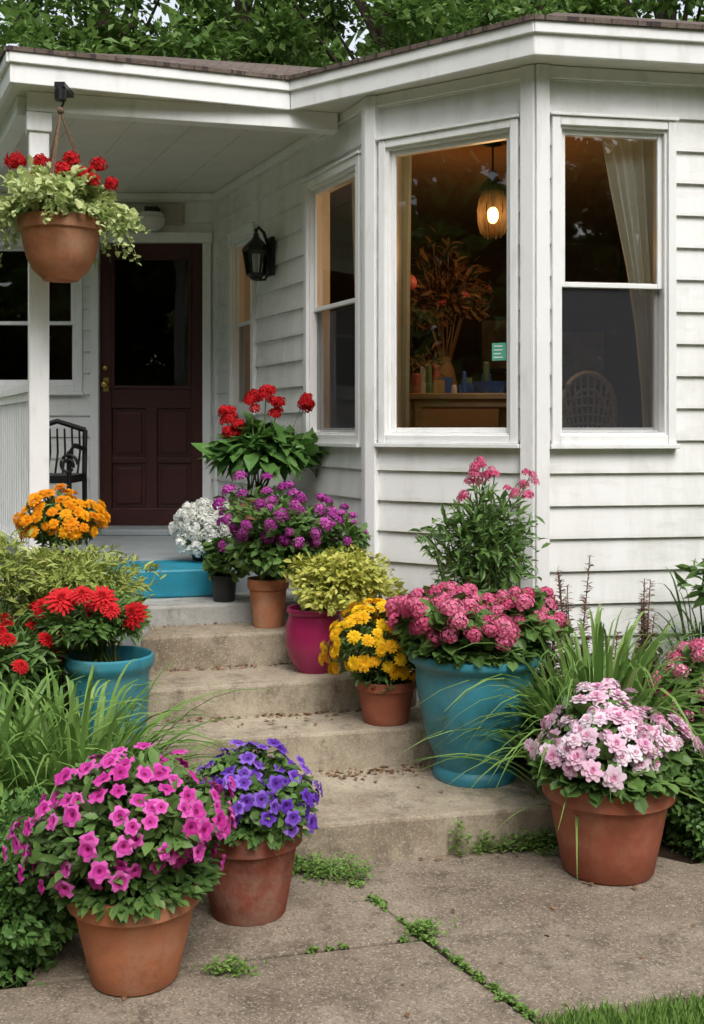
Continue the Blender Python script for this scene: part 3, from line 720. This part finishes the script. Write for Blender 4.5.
mb.obj('black_metal_chair',[IRON],bevel=.003)

# ---------------------------------------------------------------- pots
def terra_prof(R,Rb,h):
    return [(.001,0.0),(Rb*.96,0),(Rb,.006),(Rb+(R*.9-Rb)*.5,h*.40),(R*.89,h*.775),(R*.90,h*.785),(R*.965,h*.79),(R*.985,h*.80),(R*.995,h*.96),(R*1.0,h*.975),(R*.99,h),(R*.93,h),(R*.90,h*.985),(R*.87,h*.88)]
def blue_prof(R,Rb,h):
    return [(.001,0),(Rb*1.08,0),(Rb*1.1,.012),(Rb*1.08,.035),(Rb*.98,.05),(Rb*1.02,.075),(Rb+(R-Rb)*.38,h*.33),(R*.86,h*.62),(R*.90,h*.78),(R*.89,h*.86),(R*.93,h*.90),(R*1.0,h*.925),(R*1.02,h*.955),(R*1.0,h*.99),(R*.95,h),(R*.90,h*.985),(R*.86,h*.86)]
def round_prof(R,Rb,h):
    return [(.001,0),(Rb,0),(Rb*1.04,.008),(R*.95,h*.25),(R*1.06,h*.48),(R*1.03,h*.72),(R*.93,h*.87),(R*.92,h*.9),(R*.99,h*.93),(R,h*.97),(R*.97,h),(R*.9,h),(R*.86,h*.88)]
def bowl_prof(R,Rb,h):
    return [(.001,0),(Rb,0),(Rb*1.05,.01),(R*.66,h*.16),(R*.80,h*.34),(R*.89,h*.56),(R*.93,h*.76),(R*1.0,h*.79),(R*1.01,h*.97),(R*.99,h),(R*.92,h),(R*.87,h*.85)]
def pot(par,x,y,z,R,Rb,h,prof,m,wob=.006,name='pot'):
    mb=MB(); lathe(mb,prof(R,Rb,h),(x,y,z),56,0,wob); mb.obj(name,[m],par,smooth=True)
    s=MB(); lathe(s,[(.001,h*.93),(R*.5,h*.925),(R*.93,h*.90)],(x,y,z),24); s.obj('soil',[SOIL],par)

# 1 pink petunias
e=empty('potted_pink_petunias'); pot(e,-.635,3.22,0.004,.198,.128,.285,terra_prof,TERRA)
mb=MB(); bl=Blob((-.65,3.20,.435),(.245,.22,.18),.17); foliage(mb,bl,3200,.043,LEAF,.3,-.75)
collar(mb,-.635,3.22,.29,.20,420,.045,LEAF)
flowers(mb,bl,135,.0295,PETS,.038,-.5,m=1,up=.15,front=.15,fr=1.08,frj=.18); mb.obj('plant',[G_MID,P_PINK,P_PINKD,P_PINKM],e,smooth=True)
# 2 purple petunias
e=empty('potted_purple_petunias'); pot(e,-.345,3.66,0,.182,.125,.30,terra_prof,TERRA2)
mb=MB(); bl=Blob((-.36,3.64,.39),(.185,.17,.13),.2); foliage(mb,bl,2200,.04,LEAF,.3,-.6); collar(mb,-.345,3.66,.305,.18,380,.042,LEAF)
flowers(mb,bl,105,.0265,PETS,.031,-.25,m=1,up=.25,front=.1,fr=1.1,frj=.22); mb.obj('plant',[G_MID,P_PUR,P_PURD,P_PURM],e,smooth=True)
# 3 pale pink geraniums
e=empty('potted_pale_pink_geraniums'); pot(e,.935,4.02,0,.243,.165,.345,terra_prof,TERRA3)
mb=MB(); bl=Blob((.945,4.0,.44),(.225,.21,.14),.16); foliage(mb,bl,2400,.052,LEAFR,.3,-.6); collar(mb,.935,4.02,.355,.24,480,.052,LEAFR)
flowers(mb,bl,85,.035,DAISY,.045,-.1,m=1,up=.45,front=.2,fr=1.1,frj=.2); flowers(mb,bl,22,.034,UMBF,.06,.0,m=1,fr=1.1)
mb.obj('plant',[G_MID,P_PALE,P_PALED,P_PALED],e)
# 4 blue pot with rose flowers
e=empty('potted_rose_geraniums'); pot(e,.515,4.62,.15,.275,.16,.525,blue_prof,BLUEP,.006)
mb=MB(); bl=Blob((.42,4.58,.785),(.21,.22,.13),.18); foliage(mb,bl,1800,.05,LEAFR,.3,-.4); flowers(mb,bl,62,.038,UMB,.05,-.1,m=1,fr=1.06,cj=.12,frj=.18)
bl=Blob((.70,4.64,.795),(.17,.19,.12),.18); foliage(mb,bl,1100,.05,LEAFR,.3,-.4); flowers(mb,bl,34,.034,UMB,.048,.05,m=1,fr=1.02,cj=.12,frj=.18)
collar(mb,.515,4.62,.69,.25,520,.05,LEAFR)
mb.obj('plant',[G_MID,P_ROSE,P_ROSED],e)
# 4b airy rose bush behind
mb=MB(); bl=Blob((.60,4.99,1.07),(.225,.2,.24),.3); stems(mb,(.60,4.99,0),bl,26,.006,1,.03); foliage(mb,bl,1900,.055,LEAFN,.15,-1)
foliage(mb,Blob((.6,4.99,.85),(.13,.12,.2),.2),450,.05,LEAFN,.2)
for (x,z) in ((.565,1.42),(.60,1.45),(.545,1.38),(.75,1.36),(.79,1.39),(.70,1.32),(.64,1.40),(.52,1.30),(.80,1.3)):
    y=4.95+random.uniform(-.06,.1); tube(mb,[(.60,4.99,1.05),(x*.6+.24,y,1.25),(x,y,z)],.004,.0025,1,4); spots(mb,[(x+random.uniform(-.035,.035),y,z+random.uniform(-.02,.02)) for _ in range(3)],.024,UMBS,2)
mb.obj('pink_rose_bush',[G_MID,STEM,P_ROSE,P_ROSED])
# 5 marigolds
e=empty('potted_yellow_marigolds'); pot(e,.15,4.86,.315,.138,.10,.19,terra_prof,TERRA3)
mb=MB(); bl=Blob((.09,4.84,.66),(.165,.16,.165),.16); foliage(mb,bl,2000,.036,LEAFN,.25,-.8); foliage(mb,Blob((.14,4.85,.53),(.13,.13,.07)),600,.04,LEAFN,.3)
flowers(mb,bl,105,.031,MARI,.034,-.55,m=1,fr=1.1,up=.2,front=.1,frj=.14,cj=.1); bb=Blob((.21,4.84,.71),(.1,.1,.12)); flowers(mb,bb,30,.03,MARI,.036,-.4,m=1,fr=1.0); foliage(mb,bb,400,.04,LEAFN)
mb.obj('plant',[G_MID,P_YEL,P_ORG],e)
# 6 magenta pot with chartreuse foliage
e=empty('potted_golden_foliage_plant'); pot(e,-.175,5.22,.46,.135,.085,.30,round_prof,MAGP)
mb=MB(); bl=Blob((-.05,5.22,.88),(.27,.22,.145),.22); foliage(mb,bl,4400,.032,LEAF,.25,-.8); stems(mb,(-.16,5.22,.72),bl,22,.004,1,.04)
mb.obj('plant',[G_CH,STEM],e)
# 7 purple phlox
e=empty('potted_purple_phlox'); pot(e,-.42,5.50,.62,.105,.075,.24,terra_prof,TERRA)
mb=MB(); bl=Blob((-.34,5.48,1.08),(.24,.2,.18),.25); foliage(mb,bl,2300,.05,LEAF,.25,-1); stems(mb,(-.42,5.5,.84),bl,24,.004,1,.04)
flowers(mb,bl,60,.032,UMB,.045,-.25,m=2,fr=1.1,frj=.24,cj=.15,front=.2); bb=Blob((-.06,5.42,1.05),(.12,.1,.12),.2); foliage(mb,bb,400,.05,LEAF); flowers(mb,bb,12,.025,UMB,.042,.0,m=2,fr=1.1,cj=.15,frj=.25); stems(mb,(-.4,5.48,.86),bb,6,.004,1)
mb.obj('plant',[G_MID,STEM,P_MAG,P_MAGD],e)
# 8 red flower large leaves
e=empty('potted_red_geraniums'); pot(e,-.56,6.28,.861,.145,.11,.36,terra_prof,TERRA)
mb=MB(); bl=Blob((-.51,6.25,1.46),(.29,.24,.15),.15); foliage(mb,bl,620,.125,leaf_t(.26,.3,.06),.2,-.5,updir=1.0); stems(mb,(-.55,6.27,1.2),bl,20,.006,1,.05)
for (px,z) in ((-.725,1.68),(-.56,1.75),(-.48,1.81),(-.28,1.745),(-.42,1.72),(-.66,1.62)):
    y=6.2+random.uniform(-.08,.1); tube(mb,[(-.53,6.26,1.4),(px*.7-.16,y,1.55),(px,y,z)],.005,.003,1,5); spots(mb,[(px+random.uniform(-.035,.035),y+random.uniform(-.03,.03),z+random.uniform(-.04,.04)) for _ in range(6)],.036,UMB,2)
mb.obj('plant',[G_BROAD,STEM,P_RED,P_REDD],e)
# 9 white flowers
e=empty('potted_white_flowers'); pot(e,-.83,6.20,.868,.09,.07,.11,terra_prof,BLACKP)
mb=MB(); bl=Blob((-.81,6.14,1.045),(.15,.12,.135),.12); foliage(mb,bl,700,.035,LEAF,.3,-.9); flowers(mb,bl,130,.029,UMBS,.028,-.75,m=1,fr=1.07,frj=.12,front=.3)
mb.obj('plant',[G_MID,P_WHT,P_WHTD],e)
e=empty('potted_leafy_plant'); pot(e,-.66,5.68,.718,.072,.055,.135,terra_prof,BLACKP)
mb=MB(); bl=Blob((-.62,5.68,.94),(.13,.12,.09),.2); foliage(mb,bl,800,.045,LEAFR,.2,-.8); stems(mb,(-.66,5.68,.84),bl,10,.004,0,.02); mb.obj('plant',[G_MID],e)
# 10 hanging basket
e=empty('hanging_flower_basket'); hx,hy=-1.415,5.34
pot(e,hx,hy,2.325,.200,.085,.30,bowl_prof,TERRA)
mb=MB()
for k in range(3):
    a=2*math.pi*k/3+.4; p0=np.array((hx+.2*math.cos(a),hy+.2*math.sin(a),2.60)); p1=np.array((hx,hy,3.14))
    tube(mb,[p0,(p0+p1)/2,p1],.0055,seg=6); tube(mb,[p0+(.01,0,0),(p0+p1)/2+(.012,0,.01),p1],.004)
sphere(mb,(hx,hy,3.15),.018); mb.obj('ropes',[ROPE],e)
mb=MB(); tube(mb,[(hx,hy,3.15),(hx+.015,hy,3.19),(hx,hy,3.22),(hx,hy,3.26)],.006); lathe(mb,[(.001,0),(.028,.0),(.03,.05),(.02,.06),(.001,.06)],(hx,hy,3.20),12); box(mb,hx-.025,hx+.025,hy-.02,hy+.16,3.26,3.285); mb.obj('hook',[IRON],e)
mb=MB(); bl=Blob((hx,hy,2.70),(.31,.28,.115),.25); foliage(mb,bl,3200,.036,LEAFR,.3,-.75,droop=.25)
for k in range(46):
    a=random.uniform(0,6.28); r=.2; x=hx+r*math.cos(a); y=hy+r*math.sin(a); o=random.uniform(.06,.24); L=random.uniform(.05,.14) if math.sin(a)<0 and abs(math.cos(a))<.7 else random.uniform(.1,.30)
    f3=lambda t: np.array((x+o*math.cos(a)*t,y+o*math.sin(a)*t,2.66-L*t*t+.03*t))
    tube(mb,[f3(t) for t in np.linspace(0,1,6)],.002,.001,1,4); n=26; t=rng.random(n); P=np.stack([x+o*math.cos(a)*t,y+o*math.sin(a)*t,2.66-L*t*t+.03*t],1); yv=nrm(rdirs(n)+np.array([math.cos(a)*.6,math.sin(a)*.6,-.4])); inst(mb,LEAFR,P,basis_y(yv,nrm(rdirs(n)*.5+np.array([0,0,1.]))),.028*(.7+.6*rng.random(n)))
foliage(mb,Blob((hx,hy,2.78),(.2,.18,.09),.2),500,.05,LEAF,.3)
for (dx,z) in ((-.21,2.90),(-.09,2.90),(.06,2.91),(.20,2.87),(.25,2.80),(.03,2.85),(.13,2.83),(-.12,2.84),(-.0,2.88),(.18,2.8)):
    y=hy+random.uniform(-.16,.1); tube(mb,[(hx+dx*.5,y,2.65),(hx+dx,y,z)],.0035,.0025,1,4); spots(mb,[(hx+dx,y,z)],.042,UMB,2)
    spots(mb,[(hx+dx+random.uniform(-.03,.03),y,z-.02) for _ in range(2)],.028,UMB,2)
mb.obj('plant',[G_VAR,STEM,P_RED,P_REDD],e)
# 11 orange marigolds on plant stand
e=empty('potted_orange_marigolds'); px_,py_=-1.40,5.32
pot(e,px_,py_,.76,.145,.11,.24,terra_prof,TERRA)
mb=MB(); box(mb,px_-.16,px_+.16,py_-.16,py_+.16,.72,.759)
for sx in (-.14,.11):
    for sy in (-.14,.11): box(mb,px_+sx,px_+sx+.03,py_+sy,py_+sy+.03,-.03,.719)
mb.obj('plant_stand',[WOOD],e,bevel=.003)
mb=MB(); bl=Blob((px_,py_-.02,1.15),(.175,.17,.13),.18); foliage(mb,bl,1900,.04,LEAFN,.25,-.9); flowers(mb,bl,95,.032,MARI,.036,-.3,m=1,fr=1.07,frj=.15,cj=.1,front=.15); mb.obj('plant',[G_MID,P_ORG,P_YEL],e)
# 12 yellow-green shrub
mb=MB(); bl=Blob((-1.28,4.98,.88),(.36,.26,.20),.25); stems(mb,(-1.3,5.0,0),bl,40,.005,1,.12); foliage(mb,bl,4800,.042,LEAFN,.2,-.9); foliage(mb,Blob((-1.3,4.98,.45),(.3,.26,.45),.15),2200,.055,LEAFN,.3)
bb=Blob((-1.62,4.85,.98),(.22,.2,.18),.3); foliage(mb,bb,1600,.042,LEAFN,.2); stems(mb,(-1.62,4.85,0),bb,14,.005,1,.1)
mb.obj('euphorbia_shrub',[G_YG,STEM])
# 13 red dahlias in blue pot
e=empty('potted_red_dahlias'); pot(e,-1.035,4.70,-.02,.185,.12,.665,blue_prof,BLUEP)
mb=MB(); bl=Blob((-1.09,4.66,.78),(.23,.2,.12),.2); foliage(mb,bl,1700,.055,LEAFN,.2,-.45); stems(mb,(-1.05,4.7,.6),bl,20,.005,1,.06)
for (x,z,s) in ((-1.185,.905,.066),(-1.03,.905,.062),(-.91,.83,.066),(-1.29,.86,.05),(-1.10,.93,.045),(-1.1,.85,.04),(-.99,.86,.04)):
    y=4.5+random.uniform(-.05,.12); tube(mb,[(x*.5-.55,4.66,.66),(x,y,z)],.004,.003,1,4); P=np.array([(x,y,z)]); inst(mb,DAHL,P,basis_z(nrm(np.array([[random.uniform(-.4,.4),-.8,.7]]))),np.array([s]),None,2,.15)
mb.obj('plant',[G_MID,STEM,P_RED,P_REDD],e)
mb=MB(); bl=Blob((-1.50,4.55,.62),(.27,.26,.22),.25); foliage(mb,bl,2200,.06,LEAFN,.2,-1); foliage(mb,Blob((-1.5,4.55,.3),(.3,.28,.3),.15),1500,.06,LEAF,.3); stems(mb,(-1.5,4.55,0),bl,20,.005,1,.1); flowers(mb,bl,24,.036,DAHL,.07,-.1,m=2,fr=1.05,frj=.2); mb.obj('red_dahlia_plant',[G_MID,STEM,P_RED,P_REDD])
# 14/15 daylilies
mb=MB(); blades(mb,(-1.02,4.06,0),210,.54,.64,.024,sp=.16,droop=.5); blades(mb,(-1.32,4.0,0),160,.56,.6,.024,sp=.16,droop=.5); blades(mb,(-.90,4.0,.0),80,.42,.5,.021,sp=.1,droop=.5); mb.obj('daylily_clump',[G_BL],smooth=True)
mb=MB(); blades(mb,(1.0,4.46,0),340,.66,.62,.023,sp=.15,droop=.5); blades(mb,(.90,4.38,0),200,.50,.54,.022,sp=.09,droop=.55); mb.obj('daylily_clump',[G_BL],smooth=True)
# 16/17 boxwoods
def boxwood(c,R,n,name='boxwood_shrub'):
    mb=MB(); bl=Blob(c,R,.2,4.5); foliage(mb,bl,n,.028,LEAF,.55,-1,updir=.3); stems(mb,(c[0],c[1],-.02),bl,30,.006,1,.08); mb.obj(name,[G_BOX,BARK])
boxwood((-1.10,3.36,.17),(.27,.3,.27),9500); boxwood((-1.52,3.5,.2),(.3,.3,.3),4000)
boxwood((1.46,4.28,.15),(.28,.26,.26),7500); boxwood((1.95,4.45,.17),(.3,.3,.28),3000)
# 18 pink flowers at right
mb=MB(); bl=Blob((1.46,4.62,.50),(.2,.19,.16),.18); foliage(mb,bl,1100,.06,LEAF,.2,-1); foliage(mb,Blob((1.46,4.62,.25),(.2,.2,.25)),900,.06,LEAF,.3); stems(mb,(1.46,4.62,0),bl,16,.005,1,.08); flowers(mb,bl,50,.035,UMB,.046,-.3,m=2,fr=1.1,cj=.15,frj=.15)
mb.obj('pink_phlox_plant',[G_MID,STEM,P_ROSE,P_PALE])
# 19 bronze spikes + green filler by wall
def spike(mb,x,y,z,h,n=1):
    for k in range(n):
        a=random.uniform(0,6.28); o=random.uniform(.02,.10); b=np.array((x,y,z)); t_=np.array((x+o*math.cos(a),y+o*math.sin(a),z+h*random.uniform(.75,1)))
        tube(mb,[b,(b+t_)/2+(0,0,.02),t_],.0045,.002,1,4)
        m=110; t=.3+.7*rng.random(m); P=b+(t_-b)*t[:,None]; yv=nrm(rdirs(m)*np.array([1,1,.3])+np.array([0,0,.35])); inst(mb,LEAFN,P,basis_y(yv,nrm(rdirs(m)*.3+np.array([0,0,1.]))),.06*(1.15-t)+.015)
mb=MB(); spike(mb,.98,4.86,.2,.86,6); spike(mb,1.29,4.9,.2,.74,6); spike(mb,.88,4.82,.2,.70,5); spike(mb,1.12,4.85,.2,.6,5); mb.obj('bronze_perilla_plant',[G_RED,REDSTEM])
mb=MB()
for (x,y,z,r,n) in ((1.1,4.95,.38,.24,1500),(1.45,5.0,.45,.24,1500),(1.8,5.05,.48,.28,1500),(.85,4.85,.4,.18,800),(2.2,5.1,.45,.3,1300),(2.7,5.2,.4,.3,900),(1.2,4.6,.2,.22,1000),(1.75,4.7,.25,.25,1000)):
    foliage(mb,Blob((x,y,z*.6),(r,r,z*.75),.22),n,.055,LEAF,.3)
blades(mb,(1.62,4.95,.3),60,.5,.3,.012,sp=.15)
mb.obj('perennial_foliage',[G_DK])
mb=MB(); bl=Blob((1.68,4.95,.9),(.15,.12,.24),.3); foliage(mb,bl,480,.07,LEAFN,.1,-1); stems(mb,(1.68,4.95,0),bl,12,.006,1,.04); mb.obj('leafy_shrub',[G_MID,STEM])
mb=MB()
for (x,y,z,r,n) in ((-1.2,4.35,.2,.2,800),(-1.7,4.2,.3,.3,1400),(-1.9,4.8,.45,.35,1600),(-1.75,5.3,.6,.3,1400),(-1.2,3.85,.15,.22,900),(-1.1,5.15,.3,.12,500),(-2.3,4.4,.35,.4,1400),(-1.75,3.8,.25,.3,1000)):
    foliage(mb,Blob((x,y,z*.6),(r,r,z*.8),.22),n,.055,LEAF,.3)
mb.obj('perennial_foliage',[G_DK])
# ---------------------------------------------------------------- weeds, lawn, litter
mb=MB()
def weed(x,y,z,r,n,h=.02):
    P=np.stack([x+rng.normal(size=n)*r,y+rng.normal(size=n)*r*.6,z+rng.random(n)*h],1); yv=nrm(rdirs(n)*np.array([1,1,.4])+np.array([0,0,.35])); inst(mb,LEAF,P,basis_y(yv,nrm(rdirs(n)*.4+np.array([0,0,1.]))),.011+.012*rng.random(n))
def crack(a,b,n,r=.012,h=.015,dens=1):
    for k in range(n):
        t=random.random()**dens; x=a[0]+(b[0]-a[0])*t; y=a[1]+(b[1]-a[1])*t; weed(x,y,.0,r*random.uniform(.4,1.4),random.randint(4,14),h)
crack((.02,3.84),(.225,3.46),26,.007,.012); crack((.225,3.46),(.49,2.99),34,.006,.01); crack((.225,3.46),(-.4,3.31),9,.005,.006); crack((.02,3.84),(-.1,4.02),18,.018)
for _ in range(5): weed(.22+random.uniform(-.03,.03),3.47+random.uniform(-.02,.02),0,.028,50,.04)
for _ in range(22): weed(-.10+random.uniform(-.13,.13),3.96+random.uniform(-.07,.06),0,.03,44,.05)
for _ in range(26): t=random.random(); weed(.42+t*.38,4.148+t*.075,0,.024,26,.07*random.random()+.02)
for _ in range(5): weed(.4+random.uniform(-.03,.03),4.13,.0,.015,22,.13)
for _ in range(7): weed(-.36+random.uniform(-.05,.05),3.24+random.uniform(-.02,.02),0,.024,26,.03)
weed(.42,3.08,0,.012,20,.01)
for _ in range(10): weed(.7+random.random()*.5,4.15,.0,.02,18,.03)
mb.obj('weeds_in_cracks',[G_LAWN])
mb=MB()
n=60000; xx=.4+rng.random(n)*2.3; yy=2.25+rng.random(n)*1.3
edge=2.985+(xx-.49)*.235+.012*np.sin(xx*23)+.01*rng.normal(size=n); ok=(yy<edge-.005)&(yy>edge-.65)&(xx>.49+(2.99-yy)*.5+.01*rng.normal(size=n)); xx=xx[ok];yy=yy[ok]; n=len(xx)
a=rng.random(n)*6.28; h=.022+.026*rng.random(n)
yv=nrm(np.stack([np.cos(a)*.6,np.sin(a)*.6,np.ones(n)],1)); inst(mb,leaf_s(.05,.01),np.stack([xx,yy,np.full(n,-.03)],1),basis_y(yv,nrm(np.stack([np.cos(a+.5),np.sin(a+.5),np.zeros(n)],1))),h*1.5)
mb.obj('lawn_grass',[G_LAWN])
mb=MB()
def litter(n,x0,x1,yf,z,dy=.03):
    x=x0+(x1-x0)*rng.random(n); y=yf+.23*x-abs(rng.normal(size=n))*dy; P=np.stack([x,y,np.full(n,z+.006)],1); yv=nrm(rdirs(n)*np.array([1,1,.15])); inst(mb,LEAF,P,basis_y(yv,nrm(rdirs(n)*.35+np.array([0,0,1.]))),.014+.02*rng.random(n))
litter(100,-.6,.45,4.695,.15,.04); litter(120,-.9,.25,5.035,.315,.035); litter(75,-.9,.0,5.425,.46,.03); litter(14,-1,-.3,5.715,.62); litter(14,-.5,.75,4.6,.15,.2); litter(50,-.1,.4,4.66,.15,.05); litter(20,-.9,1.2,3.7,.0,.5); litter(8,-.5,.2,5.0,.315,.15); litter(18,-.3,.7,4.05,.0,.04)
mb.obj('fallen_leaves',[G_DEAD])

# ---------------------------------------------------------------- trees
def tree_mesh(seed,leaf=.13,ncl=70,per=210,rr=(.45,.85),tpl=LS):
    random.seed(seed); mb=MB()
    H=random.uniform(10,12); tube(mb,[(0,0,-.1),(.1,.05,H*.35),(-.05,.1,H*.7),(.1,0,H)],.2,.04,1,9)
    for k in range(ncl):
        t=random.random(); z=1.6+t*(H-.9); rad=3.1*math.sin(math.pi*min(1,(t*.82+.16)))**.7*random.uniform(.35,1.0); a=random.uniform(0,6.28)
        c=(rad*math.cos(a),rad*math.sin(a),z)
        if k%3==0: zb=z*.7; tube(mb,[(0.03,0.03,zb),(c[0]*.5,c[1]*.5,(z+zb)/2+.2),c],.055,.015,1,5)
        r=random.uniform(*rr); foliage(mb,Blob(c,(r,r,r*.6),.25),per,leaf,tpl,.1,-1,updir=.9,sj=.3)
    return mb.obj('tree_%d'%seed,[G_TREE,BARK],data_only=True)
TM=[tree_mesh(s,.14,95,240) for s in (1,2)]
TC=[tree_mesh(s,.40,75,70,(.7,1.1)) for s in (3,4)]
pos=[]
for k in range(9): pos.append((-9.5+k*2.5+random.uniform(-.4,.4),18.0+random.uniform(-.8,1.2),0))
for k in range(8): pos.append((-13+k*3.6+random.uniform(-.7,.7),24+random.uniform(-1,1),1))
for k in range(12): pos.append((-20+k*3.6,-14+random.uniform(-1.5,1.5),1))  # rows behind the camera and at left: unseen, added for reflections and softer light
for k in range(9): pos.append((-22+k*5,-19+random.uniform(-1.5,1.5),1))
for k in range(6): pos.append((-14+random.uniform(-1,1),-10+k*3.8,1))
for k in range(3): pos.append((15+random.uniform(-1,1),-6+k*5,1))
for i,(x,y,c) in enumerate(pos):
    o=bpy.data.objects.new('deciduous_tree',(TC if c else TM)[i%2]); o.location=(x,y,0); o.rotation_euler=(0,0,random.uniform(0,6.28)); s=random.uniform(.9,1.15); o.scale=(s,s,s); sc.collection.objects.link(o)
mb=MB()
for k in range(80):
    a=2*math.pi*k/80; r=random.uniform(32,36); z=random.uniform(3.5,5.5)
    foliage(mb,Blob((r*math.cos(a),r*math.sin(a)+3,z),(2.6,2.6,z*1.3+3),.25),120,1.8,LS,.75,-.6,updir=.6)
mb.obj('woodland_sky_screen',[G_TREE])  # foliage ring added all round to block the sky at the horizon

# ---------------------------------------------------------------- light, world, camera
w=bpy.data.worlds.new('World'); sc.world=w; w.use_nodes=True; nt=w.node_tree; nt.nodes.clear()
out=nt.nodes.new('ShaderNodeOutputWorld'); bg=nt.nodes.new('ShaderNodeBackground'); sk=nt.nodes.new('ShaderNodeTexSky'); hs=nt.nodes.new('ShaderNodeHueSaturation')
sk.sky_type='NISHITA'; sk.sun_disc=False; sk.sun_elevation=math.radians(52); sk.sun_rotation=math.radians(159); sk.dust_density=4
hs.inputs['Saturation'].default_value=.3; hs.inputs['Value'].default_value=1.9
nt.links.new(sk.outputs[0],hs.inputs['Color']); nt.links.new(hs.outputs[0],bg.inputs[0]); nt.links.new(bg.outputs[0],out.inputs[0]); bg.inputs[1].default_value=.15
sd=bpy.data.lights.new('sun','SUN'); sd.energy=1.15; sd.angle=math.radians(30); sd.color=(1,.98,.95)
so=bpy.data.objects.new('sun',sd); el=math.radians(52); az=math.radians(159)
v=Vector((math.sin(az)*math.cos(el),math.cos(az)*math.cos(el),math.sin(el))); so.rotation_euler=v.to_track_quat('Z','Y').to_euler(); so.location=(3,-5,12); sc.collection.objects.link(so)
cd=bpy.data.cameras.new('camera'); co=bpy.data.objects.new('camera',cd); sc.collection.objects.link(co)
co.location=(0,0,1.6); co.rotation_euler=(math.radians(90),0,0)
cd.sensor_fit='VERTICAL'; cd.sensor_height=36; cd.sensor_width=36; cd.lens=1100/1024*36; cd.shift_y=-82/1024; cd.clip_end=1000; cd.clip_start=.05
sc.camera=co
